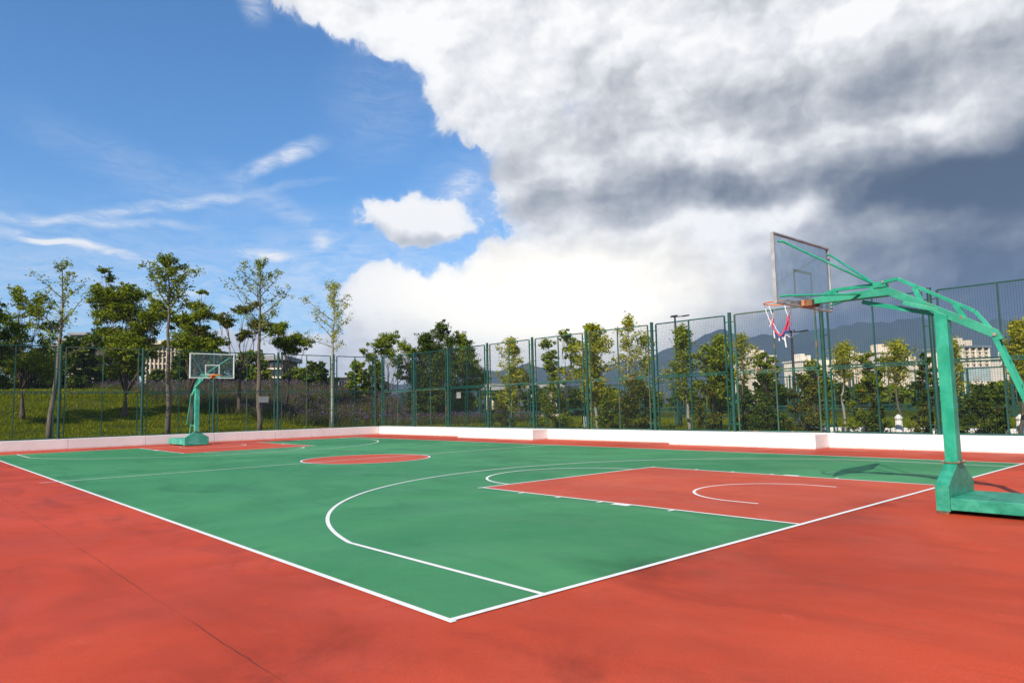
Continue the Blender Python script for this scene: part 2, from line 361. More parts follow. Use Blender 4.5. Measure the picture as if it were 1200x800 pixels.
# ------------------------------------------------------------------ fences
def fence_run(root, along, P0, posts, ztop, zbase, zmid, meshcell=.06, wire=.0026, extra=None, post_r=.06):
    """posts: positions along the run, panels between them; along is 0 for x and 1 for y."""
    def pt(t, off, z): return (t, off, z) if along == 0 else (off, t, z)
    for i, t in enumerate(posts):
        MB().tube([pt(t, 0, zbase-.05), pt(t, 0, ztop+.07)], post_r, 12).build('post', MT['fence'], root, 0, False)
    for a, b in zip(posts[:-1], posts[1:]):
        a2, b2 = (a, b) if a < b else (b, a); a2 += .19; b2 -= .19; mid = (a2+b2)/2
        for z0, z1 in ((zmid+.035, ztop-.02), (zbase+.03, zmid-.035)):
            fr = MB(); h = .022
            for t in (a2, b2): fr.bar(pt(t, 0, z0), pt(t, 0, z1), .045, .045, pt(1, 0, 0))
            for z in (z0, z1): fr.bar(pt(a2+.024, 0, z), pt(b2-.024, 0, z), .042, .042)
            fr.bar(pt(mid, 0, z0+.022), pt(mid, 0, z1-.022), .038, .038, pt(1, 0, 0))
            for t, s in ((a2, -1), (b2, 1)):
                for k in (.12, .5, .88):
                    z = z0+(z1-z0)*k; fr.bar(pt(t+s*.023, 0, z), pt(t+s*.14, 0, z), .02, .03)
            rust = random.random() < .25
            p = fr.build('panel_frame', MT['fence_rust'] if rust else MT['fence'], root)
            if meshcell:
                ws = []
                def q(p1, p2, nrm):
                    p1, p2 = np.array(p1), np.array(p2); d = p2-p1; d = d/np.linalg.norm(d); s1 = np.cross(d, nrm)*wire; s2 = np.array(nrm)*wire
                    c = [s1, s2, -s1, -s2]
                    for k in range(4): ws.extend([p1+c[k], p1+c[(k+1) % 4], p2+c[(k+1) % 4], p2+c[k]])
                nrm = (0, 1, 0) if along == 0 else (1, 0, 0)
                for t in np.arange(a2+.03, b2-.03, meshcell): q(pt(t, .012, z0), pt(t, .012, z1), nrm)
                for z in np.arange(z0+.03, z1-.03, meshcell): q(pt(a2, .017, z), pt(b2, .017, z), nrm)
                np_mesh('wire_mesh', np.array(ws), 4, MT['wire'], p)
FX, FY = 18.25, 30.92
fr = empty('wire_fence', (FX, 0, 0)); tag(fr, 'tall green wire mesh fence on the white wall along the right side of the court', 'fence')
fence_run(fr, 1, None, [30.75, 27.53, 24.5, 21.39, 18.3, 15.13, 11.85, 8.63, 5.53, 2.55, -.6, -3.7], 4.33, .42, 2.37)
fl = empty('wire_fence', (0, FY, 0)); tag(fl, 'tall dark green mesh fence before the grassy bank, behind the far hoop', 'fence')
fence_run(fl, 0, None, [-6.7, -3.6, -.5, 2.65, 5.84, 8.99, 12.19, 15.31, 17.9], 4.33, .42, 2.37, .085, .0015)
f2 = empty('wire_fence', (26.5, 0, 0)); tag(f2, 'lower green fence standing on grass beyond the shrubs at right', 'fence')
fence_run(f2, 1, None, list(np.arange(-2, 46, 3.1)), 2.45, .25, 1.0, 0)
f3 = empty('wire_fence', (42, 0, 0)); tag(f3, 'distant thin green fence of the neighbouring court', 'fence')
fence_run(f3, 1, None, list(np.arange(-2, 60, 4.1)), 3.0, .25, 1.0, 0)

# ------------------------------------------------------------------ basketball hoops
def make_hoop(near):
    T = MT['teal'] if near else MT['far_teal']; TW = MT['teal_worn'] if near else MT['far_teal']
    FRM = MT['alu'] if near else MT['white_frame']
    h = empty('basketball_hoop')
    # pedestal and base
    zt = .20 if near else .30
    MB().prism([(-.5, .0), (.5, 0), (.5, .31), (.10, .55), (-.10, .55), (-.5, .31)], 1, -1.0, -.845).build('pedestal', TW, h, .006).location.z = .035
    o = MB().prism([(-3.1, .055), (-1.003, .055), (-1.003, zt+.0), (-3.1, zt)], 0, -.498, .498).build('base_box', TW, h, .008)
    for x in (-.46, .46):
        for y in (-.92, -2.9): MB().box(x-.035, x+.035, y-.06, y+.06, 0, .052).build('foot', MT['rust'], h, .004)
    fl_ = MB().box(-.115, .115, -1.03, -.82, .588, .602).build('pole_flange', MT['rust'], h, .003)
    for x in (-.10, .10):
        for y in (-1.015, -.835): MB().tube([(x, y, .60), (x, y, .625)], .012, 6).build('bolt', MT['bolt'], fl_)
    MB().prism([(-1.0, .60), (-.855, .60), (-.855, 2.56), (-1.0, 2.48)], 0, -.088, .088).build('pole', T, h, .006)
    # arm: lower beam with knee, upper bar, webs
    s = -1
    arm = MB()
    arm.prism([(.80, 2.84), (.80, 2.93), (-.31, 2.945), (-1.53, 2.245), (-1.585, 2.125), (-1.53, 2.115), (-.30, 2.835)], 0, -.05, .05)
    a_ = arm.build('lower_arm', MT['teal_rust'] if near else T, h, .005)
    ub = MB(); P = [(.62, 2.945), (.43, 3.01), (-.08, 3.005), (-.42, 3.05), (-1.30, 2.50), (-1.45, 2.27)]
    for p, q in zip(P[:-1], P[1:]): ub.bar((0, p[0], p[1]), (0, q[0], q[1]), .05, .045, (0, 0, 1))
    ub.build('upper_arm', T, h, .003)
    wb = MB()
    for (y0, z0), (y1, z1) in (((-.70, 2.69), (-.62, 2.90)), ((-1.18, 2.42), (-1.08, 2.63)), ((-.08, 2.93), (-.08, 3.0)), ((.43, 2.93), (.43, 3.0))):
        wb.bar((0, y0, z0), (0, y1, z1), .045, .06, (0, 1, 0))
    wb.build('arm_web', T, h)
    lk = MB().bar((.10, .10, 2.80), (.10, -.93, 2.49), .03, .06).bar((-.10, -.50, 2.70), (-.02, -.98, 2.52), .03, .05)
    lk.build('arm_link', T, h, .003)
    hub = MB().bar((-.06, -.20, 2.975), (.06, -.20, 2.975), .16, .045).build('hub_bracket', MT['teal_rust'] if near else T, h, .003)
    for x in (-.07, .07): MB().tube([(x, -.25, 3.01), (x, -.25, 3.04)], .014, 6).build('bolt', MT['bolt'], hub)
    # board braces
    for x in (-1, 1):
        MB().tube([(x*.80, .86, 3.70), (x*.76, .80, 3.69), (x*.05, -.10, 3.03)], .016 if near else .022, 8).build('board_brace', T, h)
        MB().tube([(x*.82, .86, 2.90), (x*.76, .78, 2.905), (x*.06, .06, 2.90)], .016 if near else .022, 8).build('board_brace', T, h)
    # tail brace: ladder, knee, foot
    br = MB()
    for x in (-.085, .085):
        br.bar((x*.75, -1.50, 2.15), (x, -1.92, .90), .022 if near else .04, .055, (0, 1, 0))
    for z in (1.85, 1.55, 1.2): 
        y = -1.50-(2.15-z)*.336; br.bar((-.075, y, z), (.075, y, z), .04, .03)
    br.build('tail_brace', T, h)
    st = MB()
    for x in (-.30, ):
        st.tube([(-.10, -1.83, 1.22), (x, -2.68, .84), (x, -2.80, .28)], .024, 8)
        if not near: st.bar((x, -2.66, .84), (-.03, -1.0, .84), .04, .04)
    st.build('rear_strut', T, h)
    MB().tube([(-.075, -1.50, 2.185), (.075, -1.50, 2.185)], .022, 8).build('pivot_bolt', MT['bolt'], h)
    # backboard
    z0, z1, y0 = 2.80, 3.83, .88
    bd = empty('backboard'); bd.parent = h
    MB().box(-.875, .875, y0+.006, y0+.016, z0+.025, z1-.025).build('glass_panel', MT['glass' if near else 'glass_clean'], bd)
    fm = MB(); t = .025 if near else .045
    fm.box(-.90, .90, y0-.014, y0+.036, z1-t, z1).box(-.90, .90, y0-.014, y0+.036, z0, z0+t)
    fm.box(-.90, -.90+t, y0-.014, y0+.036, z0+t, z1-t).box(.90-t, .90, y0-.014, y0+.036, z0+t, z1-t)
    fm.build('board_frame', FRM, bd, .003)
    q = MB(); a, b_, c_, t2 = .295, z0+.13, z0+.57, .045
    yy = y0+.017
    q.box(-a, a, yy, yy+.002, c_-t2, c_).box(-a, -a+t2, yy, yy+.002, b_, c_-t2).box(a-t2, a, yy, yy+.002, b_, c_-t2).box(-a+t2, a-t2, yy, yy+.002, b_, b_+t2)
    q.build('target_square', MT['yellowed'] if near else MT['white_frame'], bd)
    # rim
    rc = y0+.15+.225+.04
    rp = empty('rim'); rp.parent = h
    ring = MB(); n = 28; pts = [(.225*math.cos(2*math.pi*k/n), rc+.225*math.sin(2*math.pi*k/n), 2.925) for k in range(n+1)]
    ring.tube(pts, .010 if near else .016, 8, False).build('ring', MT['orange'], rp)
    RO = MT['rust_orange'] if near else MT['orange']
    MB().box(-.09, .09, y0+.04, y0+.20, 2.90, 2.912).box(-.09, .09, y0+.037, y0+.049, 2.80, 2.90).box(-.075, -.065, y0+.05, y0+.17, 2.84, 2.90).box(.065, .075, y0+.05, y0+.17, 2.84, 2.90).build('rim_bracket', RO, rp, .002)
    MB().box(-.17, .17, y0-.06, y0-.016, 2.815, 2.90).build('mount_box', MT['rust_orange'] if near else T, bd, .003)
    MB().box(-.13, .13, y0-.16, y0-.061, 2.81, 2.905).build('mount_plate', MT['rust'] if near else T, bd, .003)
    if near:
        net = empty('net'); net.parent = h
        zr = 2.915
        def rp_(a): return Vector((.225*math.cos(a), rc+.225*math.sin(a), zr))
        # local frame for the drape: seen broadside from the sideline corner
        sd = Vector((.40, -.917, 0)); c0 = Vector((0, rc, 0))
        def L_(s_, dz, off=0): return c0+sd*s_+Vector((.917, .40, 0))*off+Vector((0, 0, zr+dz))
        def strand(pts, r, mat, nm='strand'):
            out = []
            for i in range(len(pts)-1):
                for k in range(4):
                    t = k/4; out.append(pts[i].lerp(pts[i+1], t)+Vector((random.uniform(-1, 1), random.uniform(-1, 1), random.uniform(-1, 1)))*.004)
            out.append(pts[-1]); MB().tube(out, r, 5).build(nm, mat, net)
        WH = MT['rope_white']
        A = [(-.21, 0), (-.15, .1), (-.07, -.18), (.08, .2), (.17, .1), (.19, -.1), (.02, -.22), (.0, .22)]
        strand([L_(-.215, 0, .02), L_(-.195, -.10), L_(-.16, -.22), L_(-.13, -.30), L_(-.16, -.35)], .0055, WH)
        strand([L_(-.16, 0, .15), L_(-.12, -.12, .1), L_(-.10, -.21, .05), L_(-.13, -.30)], .0055, WH)
        strand([L_(-.06, 0, -.21), L_(-.07, -.13, -.1), L_(-.10, -.22, -.02), L_(-.12, -.27)], .0055, WH)
        strand([L_(.07, 0, .21), L_(.09, -.10, .12), L_(.11, -.18, .05), L_(.13, -.24)], .0055, WH)
        strand([L_(.18, 0, .12), L_(.17, -.08, .06), L_(.15, -.17, .02), L_(.11, -.19)], .0055, WH)
        strand([L_(.19, 0, -.11), L_(.16, -.10, -.06), L_(.17, -.26), L_(.155, -.38)], .0055, WH)
        def U_(o, dz, jit=0, n=13):
            pts = []
            for k in range(n):
                t = k/(n-1); x = -.13+.245*t; z = -.22-.29*math.sin(math.pi*(.06+.9*t))**.75
                pts.append(L_(x+random.uniform(-jit, jit), z+dz+random.uniform(-jit, jit), o+random.uniform(-jit, jit)))
            return pts
        strand(U_(.02, .02, .008), .0085, MT['rope_red']); strand(U_(-.03, .03, .012)[2:], .0075, MT['rope_red'])
        strand(U_(.03, -.012, .012)[1:-1], .008, MT['rope_blue']); strand(U_(-.02, -.004, .012)[3:-2], .0075, MT['rope_blue'])
        strand([L_(.115, -.20), L_(.10, -.28), L_(.085, -.36), L_(.12, -.40)], .009, MT['rope_red'])
        strand([L_(.13, -.17), L_(.13, -.25), L_(.12, -.34), L_(.09, -.42)], .008, MT['rope_red'])
        strand([L_(-.13, -.22), L_(-.10, -.26), L_(-.115, -.32), L_(-.09, -.38)], .009, MT['rope_red'])
        strand([L_(-.12, -.33), L_(-.09, -.40), L_(-.10, -.44)], .0095, MT['rope_blue'])
        strand([L_(.12, -.36), L_(.13, -.41), L_(.10, -.46)], .0095, MT['rope_blue'])
        strand([L_(-.10, -.40), L_(-.095, -.47), L_(-.093, -.53)], .009, WH, 'tassel')
        strand([L_(-.03, -.47), L_(-.025, -.53), L_(-.022, -.575)], .010, WH, 'tassel')
        strand([L_(.05, -.52), L_(.06, -.58), L_(.068, -.68)], .010, WH, 'tassel')
        strand([L_(.02, -.52), L_(.04, -.56), L_(.08, -.48), L_(.13, -.53), L_(.165, -.52), L_(.175, -.45), L_(.165, -.36), L_(.14, -.30)], .0055, WH)
        strand([L_(-.10, -.30), L_(-.06, -.40), L_(-.02, -.47), L_(.03, -.55)], .0055, WH)
    return h
h1 = make_hoop(True); h1.location = (7.35, 0, 0)
tag(h1, 'large nearby turquoise basketball hoop with torn red, white and blue net', 'basketball hoop')
h2 = make_hoop(False); h2.location = (7.2, 26.8, 0); h2.rotation_euler.z = math.pi
tag(h2, 'far turquoise basketball hoop with white-framed glass board and bare orange rim', 'basketball hoop')
# neighbouring court's hoop, seen through the fence
x, y = at_depth(1145, 46); zb = top_at(x, y, 446); zt_ = top_at(x, y, 430.5)
h3 = empty('basketball_hoop', (x, y, .25), R(-60)); tag(h3, 'distant hoop with cloudy glass board beyond the right-hand fence', 'basketball hoop')
MB().box(-.88, .88, 0, .03, zb-.25, zt_-.25).build('backboard', MT['glass_far'], h3)
MB().box(-.92, .92, -.02, .05, zb-.30, zb-.255).box(-.92, .92, -.02, .05, zt_-.245, zt_-.20).box(-.92, -.885, -.02, .05, zb-.252, zt_-.248).box(.885, .92, -.02, .05, zb-.252, zt_-.248).build('board_frame', MT['alu'], h3)
MB().bar((0, .06, zb-.1), (0, 1.8, zb-.25), .1, .12).bar((0, 1.8, zb-.2), (0, 2.0, .1), .14, .14, (0, 1, 0)).build('pole', MT['far_teal'], h3)
MB().box(-.5, .5, 1.4, 3.2, 0, .3).build('base_box', MT['far_teal'], h3, .01)
MB().tube([(.225*math.cos(t), -.42+.225*math.sin(t), zb-.12) for t in np.linspace(0, 2*math.pi, 20)], .015, 6, False).build('rim', MT['orange'], h3)

# ------------------------------------------------------------------ vegetation
def leaves(C, size, flat=.5, aspect=.55):
    """diamond leaves at centres C (n,3)"""
    n = len(C); d = rng.normal(size=(n, 3)); d[:, 2] *= flat; d /= np.linalg.norm(d, axis=1)[:, None]
    e = rng.normal(size=(n, 3)); e -= d*(e*d).sum(1)[:, None]; e /= np.linalg.norm(e, axis=1)[:, None]
    s = size*rng.uniform(.6, 1.3, n)[:, None]
    nr = np.cross(d, e)
    V = np.stack([C-d*s*.5, C+e*s*aspect*.5+nr*s*.08, C+d*s*.5, C-e*s*aspect*.5+nr*s*.08], 1)
    return V.reshape(-1, 3)
def blob(c, r, n, flat=1.0, shell=.35):
    if n > 60:      # a spray of leafy twigs pointing outwards, with gaps between them
        k = max(7, int(9+r*7)); d = rng.normal(size=(k, 3)); d /= np.linalg.norm(d, axis=1)[:, None]; d[:, 2] = d[:, 2]*flat+.12
        ln = rng.uniform(.45, 1.18, k)*r; t = rng.uniform(0, 1, n)**.55; w_i = rng.integers(0, k, n)
        P = d[w_i]*(ln[w_i]*t)[:, None]+rng.normal(size=(n, 3))*np.array([1, 1, .55 if flat > .6 else .25])*r*.17
        h_ = n//3; q = rng.normal(size=(h_, 3)); q /= np.linalg.norm(q, axis=1)[:, None]; q *= (rng.uniform(.1, 1, h_)**.5*r*.8)[:, None]; q[:, 2] *= flat; P[:h_] = q
        return np.array(c)+P
    d = rng.normal(size=(n, 3)); d /= np.linalg.norm(d, axis=1)[:, None]
    rad = rng.uniform(shell, 1, n)**.6
    P = d*rad[:, None]*r; P[:, 2] *= flat
    return np.array(c)+P
def limb(mb, p, d, ln, r, segs=5, bend=.15, rise=.0):
    p = np.array(p, float); d = np.array(d, float); d /= np.linalg.norm(d); P = [tuple(p)]; Rr = [r]
    for i in range(segs):
        d = d+rng.normal(size=3)*bend*.5; d[2] += rise; d /= np.linalg.norm(d); p = p+d*ln/segs; P.append(tuple(p)); Rr.append(max(.006, r*(1-.8*(i+1)/segs)))
    mb.tube(P, Rr, 5); return np.array(P)
def tree(name, x, y, ztop, zcrown, rad, style, leaf, bk, label, group=None, cat='tree', dens=1.0, size=.13, lean=(0, 0), seed=0, blossoms=None, clumps=None):
    global rng
    rng = np.random.default_rng(1000+seed)
    gz = float(hz(x, y)); H = ztop-gz; zc = zcrown-gz; rad_ = rad
    root = empty(name, (x, y, gz)); tag(root, label, cat, group)
    tb = MB(); C = []
    if style == 'sparse':
        n = 12; P = []; r = .015*H+.012
        off = np.zeros(2)
        for i in range(n+1):
            t = i/n; off = off+rng.normal(size=2)*.035; P.append((off[0]+lean[0]*t, off[1]+lean[1]*t, -.1+(H+.1)*t))
        tb.tube(P, [max(.010, r*(1-.9*i/n)) for i in range(n+1)], 7)
        P = np.array(P); nb = int(16*dens+6)
        for k in range(nb):
            t = zc/H+(1-zc/H)*(k+rng.uniform(0, .8))/nb; t = min(t, .97)
            base = np.array([np.interp(t*H, P[:, 2], P[:, j]) for j in range(3)])
            s_ = (t-zc/H)/(1-zc/H); prof = (.6+.9*s_ if s_ < .3 else 1.0*(1-(s_-.3)/.75)**.9)
            a = k*2.4+rng.uniform(-.5, .5); ln = rad*prof*(rng.uniform(.5, 1.45) if leaf == 'lime' or ztop < 6.5 else rng.uniform(.7, 1.2))
            d = (math.cos(a), math.sin(a), rng.uniform(.5, 1.0))
            Q = limb(tb, base, d, ln*1.2, .012+.012*ln, 5, .16, .05)
            for j in range(1, len(Q)):
                for rep in range(2):
                    tw = limb(tb, Q[j], rng.normal(size=3)*np.array([1, 1, .5])+np.array([0, 0, .35]), ln*.28*rng.uniform(.5, 1.1), .007, 2, .3)
                    m_ = int(11*(.4+.6*dens)*(.8+.2*j)*rng.uniform(.3, 1.5)); 
                    for q_ in (tw[1], tw[2]): C.append(q_+rng.normal(size=(max(2, m_//2), 3))*.09)
        for k in range(5): C.append(P[-1-k//3]+rng.normal(size=(9, 3))*.1)
    else:
        r = .020*H+.03; fork = zc*rng.uniform(.55, .8) if style != 'bush' else .15
        P = limb(tb, (0, 0, -.1), (lean[0]*.05, lean[1]*.05, 1), fork+.1, r, 5, .06); 
        # radius tapers only slightly up to the fork
        cl = clumps
        if cl is None:
            cl = []; nC = {'round': 15, 'layered': 13, 'column': 18, 'bush': 10, 'cone': 22}[style]
            for k in range(nC):
                t = (k+.5)/nC; a = k*2.4+rng.uniform(-.4, .4); zz = zc+(H-zc)*t
                if style == 'round': pr = math.sin(math.pi*min(.97, .22+.70*t))
                elif style == 'layered': pr = .75+.35*math.sin(a*3+k)-.5*max(0, t-.6)
                elif style == 'cone': pr = (1-t)**.75*1.05
                elif style == 'column': pr = math.sin(math.pi*(.2+.68*t))**.6*.8
                else: pr = math.sin(math.pi*(.3+.6*t))
                rr = rad*pr*rng.uniform(.35, .75); cr_ = rad*rng.uniform(.34, .50)*(1-.35*t)
                cl.append((rr*math.cos(a)+lean[0]*t, rr*math.sin(a)+lean[1]*t, min(zz, H-cr_*.5), cr_))
        ends = P[-1]
        for (cx, cy, cz, cr_) in cl:
            if style == 'layered': cr_ *= 1.22
            b = P[-1] if cz > P[-1][2] else P[max(0, len(P)-3)]
            d = np.array([cx, cy, cz])-b; ln = np.linalg.norm(d)
            # limb follows a curve to the clump
            pts = [tuple(b+d*t_+np.array([0, 0, -.12*ln*math.sin(math.pi*t_)])+rng.normal(size=3)*.03*ln*math.sin(math.pi*t_)) for t_ in (0, .25, .5, .75, 1)]
            if style in ('round', 'layered', 'bush') or len(cl) < 14 or True: tb.tube(pts, [max(.008, r*.30*min(1, cr_/.7)*(1-.78*i/4)) for i in range(5)], 5)
            vol = cr_**2; nn = int(dens*vol*1900*(.13/size)**1.6)+25
            fl_ = .62 if style == 'layered' else .85
            C.append(blob((cx, cy, cz), cr_, nn, fl_))
            for k in range(4):      # satellite tufts break the outline
                dd = rng.normal(size=3); dd /= np.linalg.norm(dd); dd[2] *= fl_
                C.append(blob(np.array([cx, cy, cz])+dd*cr_*rng.uniform(.85, 1.2), cr_*.34, int(nn*.09)+4, .7, 0))
            for k in range(3):
                dd = rng.normal(size=3); dd /= np.linalg.norm(dd); tb.tube([pts[3], tuple(np.array(pts[4])+dd*cr_*.8)], [.012, .005], 4)
    tb.build('trunk', BK[bk], root, 0, True)
    C = np.concatenate(C); 
    np_mesh('crown', leaves(C, size), 4, LF[leaf], root)
    if blossoms:
        k = rng.choice(len(C), min(blossoms, len(C)), replace=False); Cb = C[k]*np.array([1.04, 1.04, 1])
        np_mesh('blossoms', leaves(Cb, .075, .8, .9), 4, LF['red'], root)
    return root

def T(u, where, vtop, vcrown, wpx, style, leaf, bk, label, **kw):
    x, y = where(u); k = px_per_m(x, y)
    zt = top_at(x, y, vtop); zc = max(top_at(x, y, vcrown), float(hz(x, y))+.25)
    T.n += 1
    return tree(kw.pop('name', 'broadleaf_tree'), x, y, zt, zc, wpx/2/k, style, leaf, bk, label, seed=T.n, **kw)
T.n = 0
Yp = lambda Y: (lambda u: at_y(u, Y))
Xp = lambda X: (lambda u: at_x(u, X))
# left bank, from left to right
T(27, Yp(42), 338, 440, 88, 'round', 'mid', 'brown', 'full green tree at the far left edge, above the fence', dens=.8)
T(-22, Yp(40), 345, 450, 80, 'round', 'dark', 'brown', 'dark tree cut by the left border of the picture')
T(60, Yp(33), 308, 425, 96, 'sparse', 'young', 'grey', 'thin nearly bare young tree just behind the fence, second from left', name='young_tree', dens=.55, size=.12, lean=(.5, 0))
def clump_px(u0, where, lst):
    x, y = where(u0); k = px_per_m(x, y); gz = float(hz(x, y)); out = []
    for i, (u, v, rpx) in enumerate(lst):
        s_ = (u-u0)/k; out.append((rt[0]*s_, rt[1]*s_+((i % 3)-1)*.5, top_at(x, y, v)-gz, rpx/k))
    return out
w_ = Yp(42)
T(147, w_, 318, 440, 95, 'layered', 'mid', 'brown', 'wide tree with flat dark leaf layers and a wispy top left', dens=1.15,
  clumps=clump_px(147, w_, [(112, 347, 16), (128, 353, 20), (122, 368, 16), (150, 349, 14), (145, 368, 20), (165, 385, 18), (178, 372, 16), (183, 360, 11), (150, 398, 22), (138, 412, 18), (165, 412, 18), (150, 430, 20), (115, 318, 6), (124, 326, 6), (130, 390, 14), (142, 338, 8)]))
T(198, Yp(34), 303, 372, 72, 'sparse', 'mid', 'grey', 'tall slim tree with small green crown left of the far hoop', name='young_tree', dens=1.15, size=.14)
w_ = Yp(39)
T(226, w_, 340, 440, 60, 'layered', 'mid', 'brown', 'leafy tree directly behind the far hoop', dens=1.2,
  clumps=clump_px(226, w_, [(231, 344, 5), (228, 358, 10), (214, 374, 13), (230, 371, 15), (220, 385, 14), (238, 392, 11), (212, 400, 16), (232, 405, 16), (250, 400, 14), (226, 415, 15), (246, 412, 12)]))
w_ = Yp(42)
T(281, w_, 345, 400, 50, 'layered', 'olive', 'brown', 'forked tree with separate small leaf clumps right of the far hoop', dens=1.1,
  clumps=clump_px(281, w_, [(260, 377, 10), (254, 371, 6), (288, 363, 10), (295, 358, 6), (287, 391, 8), (306, 380, 12), (296, 384, 8), (281, 396, 6), (268, 380, 6)]))
T(304, Yp(34), 307, 400, 88, 'sparse', 'young', 'grey', 'tall slim yellowish tree with a grey sign on its trunk', name='young_tree', dens=.8, size=.13)
w_ = Yp(43)
T(336, w_, 378, 420, 55, 'layered', 'mid', 'brown', 'low flat-crowned tree between the two tall slim trees', dens=1.2,
  clumps=clump_px(336, w_, [(322, 388, 10), (330, 382, 8), (343, 400, 12), (355, 403, 8), (332, 404, 12), (345, 410, 10), (322, 402, 8), (350, 396, 7)]))
T(390, Yp(34), 335, 412, 72, 'sparse', 'lime', 'pale', 'pale yellow feathery young tree against the white cloud', name='young_tree', dens=.9, size=.11)
w_ = Yp(37)
T(452, w_, 390, 445, 62, 'round', 'mid', 'brown', 'round green tree with open forked branches beside the fence corner', dens=1.0,
  clumps=clump_px(452, w_, [(438, 405, 10), (450, 400, 11), (462, 395, 11), (470, 408, 11), (455, 412, 12), (440, 418, 10), (478, 414, 8), (466, 424, 10), (448, 428, 8), (476, 430, 7), (425, 410, 5), (422, 426, 6), (462, 440, 6), (440, 437, 5)]))
w_ = Yp(35)
T(513, w_, 374, 480, 60, 'column', 'dark', 'brown', 'dark dense evergreen tree, pointed, just right of the fence corner', name='evergreen_tree', dens=1.25, size=.12,
  clumps=clump_px(513, w_, [(513, 384, 9), (517, 392, 12), (506, 396, 13), (524, 402, 12), (498, 411, 15), (513, 410, 17), (508, 424, 20), (525, 420, 16), (492, 429, 17), (486, 445, 17), (502, 444, 21), (521, 440, 20), (485, 464, 18), (501, 466, 21), (519, 462, 20), (487, 484, 16), (503, 486, 19), (521, 484, 18)]))
w_ = Yp(37)
T(546, w_, 392, 480, 56, 'round', 'mid', 'brown', 'broad green tree leaning against the dark evergreen', dens=1.2,
  clumps=clump_px(546, w_, [(537, 398, 10), (546, 406, 12), (552, 417, 14), (540, 420, 16), (555, 434, 15), (541, 436, 18), (549, 450, 17), (535, 457, 18), (552, 466, 14), (537, 475, 17), (546, 484, 14), (529, 484, 16)]))
# right side, between the main fence and the lower fence
T(597, Xp(20.5), 398, 485, 50, 'sparse', 'lime', 'pale', 'thin yellow-green tree, first one right of the broad green tree', name='young_tree', dens=1.2, size=.13)
T(609, Xp(30), 434, 450, 30, 'round', 'olive', 'brown', 'small brownish tree beyond the thin yellow-green tree')
w_ = Xp(24)
T(660, w_, 387, 450, 46, 'round', 'mid', 'brown', 'full round tree near the brightest cloud', dens=1.3,
  clumps=clump_px(660, w_, [(655, 392, 6), (666, 395, 7), (650, 403, 9), (664, 408, 11), (674, 404, 7), (652, 418, 11), (668, 422, 11), (645, 428, 7), (658, 434, 12), (672, 438, 9), (650, 446, 10)]))
T(698, Xp(20.5), 383, 480, 56, 'sparse', 'lime', 'pale', 'yellow leafy tree beside the full round tree', name='young_tree', dens=1.7, size=.15)
T(737, Xp(20.4), 371, 480, 44, 'sparse', 'lime', 'pale', 'tall feathery yellow tree in the middle of the right fence', name='young_tree', dens=.85, size=.11)
T(764, Xp(21.5), 392, 480, 44, 'sparse', 'lime', 'pale', 'short feathery yellow tree left of the first lamp post', name='young_tree', dens=.8, size=.11)
T(806, Xp(20.6), 384, 480, 50, 'sparse', 'young', 'pale', 'slim green-yellow tree just right of the first lamp post', name='young_tree', dens=1.2, size=.12)
T(845, Xp(20.8), 398, 485, 54, 'sparse', 'young', 'brown', 'bushy yellow-green tree left of the hanging net', name='young_tree', dens=2.0, size=.14)
T(868, Xp(19.9), 394, 455, 40, 'sparse', 'lime', 'grey', 'wispy tree with slanting shoots under the torn net', name='young_tree', dens=.5, size=.10)
T(898, Xp(22), 413, 460, 36, 'layered', 'mid', 'brown', 'small flat-topped tree before the left pale tower', dens=1.0)
T(958, Xp(23), 424, 470, 42, 'round', 'young', 'brown', 'rounded yellow-green tree behind the second lamp post', dens=1.0)
T(990, Xp(21), 405, 445, 30, 'sparse', 'lime', 'pale', 'small feathery yellow tree before the pale tower row', name='young_tree', dens=.9, size=.09)
T(1022, Xp(22), 414, 460, 36, 'layered', 'mid', 'brown', 'small green tree with flat leaf pads before the tower row', dens=1.0)
T(1055, Xp(21), 405, 450, 44, 'sparse', 'lime', 'grey', 'wide thin yellowish tree before the tower row', name='young_tree', dens=.9, size=.09)
T(1088, Xp(23), 414, 480, 30, 'round', 'dark', 'brown', 'dark green tree just left of the near turquoise pole', dens=1.1)
T(1119, Xp(20.6), 399, 460, 20, 'sparse', 'lime', 'grey', 'yellow shoots rising just right of the near turquoise pole', name='young_tree', dens=1.0, size=.09)
T(1152, Xp(30), 451, 484, 60, 'round', 'dark', 'brown', 'broad dark tree under the distant cloudy backboard', dens=1.0)
T(1194, Xp(20.4), 380, 450, 36, 'sparse', 'lime', 'grey', 'yellowish tree at the right border of the picture', name='young_tree', dens=1.2, size=.10)
# shrubs behind the right fence
SH = [(588, 470, 40, 'olive', 'thin twiggy shrub under the thin yellow-green tree', .35, 0), (650, 452, 56, 'mid', 'green shrub below the full round tree', .8, 0), (716, 462, 44, 'mid', 'rounded green shrub below the yellow leafy tree', .7, 0),
      (748, 444, 62, 'olive', 'wide olive shrub in the middle of the right fence', .8, 0), (829, 452, 46, 'olive', 'shrub with orange dots left of the round fence post', .9, 14), (870, 470, 34, 'dark', 'low dark shrub right of the round fence post', .7, 0),
      (900, 436, 60, 'dark', 'tall dark shrub below the torn net', 1.1, 12), (942, 440, 62, 'olive', 'reddish flowering shrub right of the tall dark shrub', .9, 46), (1012, 455, 50, 'mid', 'loose green shrub with a few red flowers before the tower row', .7, 12),
      (1028, 470, 28, 'dark', 'low dark shrub left of the white bollard', .8, 6), (1082, 478, 34, 'olive', 'small olive shrub beside the near turquoise pole', .6, 6), (1142, 466, 60, 'dark', 'wide dark shrub below the cloudy backboard', 1.0, 6), (1172, 476, 28, 'dark', 'low dark shrub near the right bollard', .9, 4)]
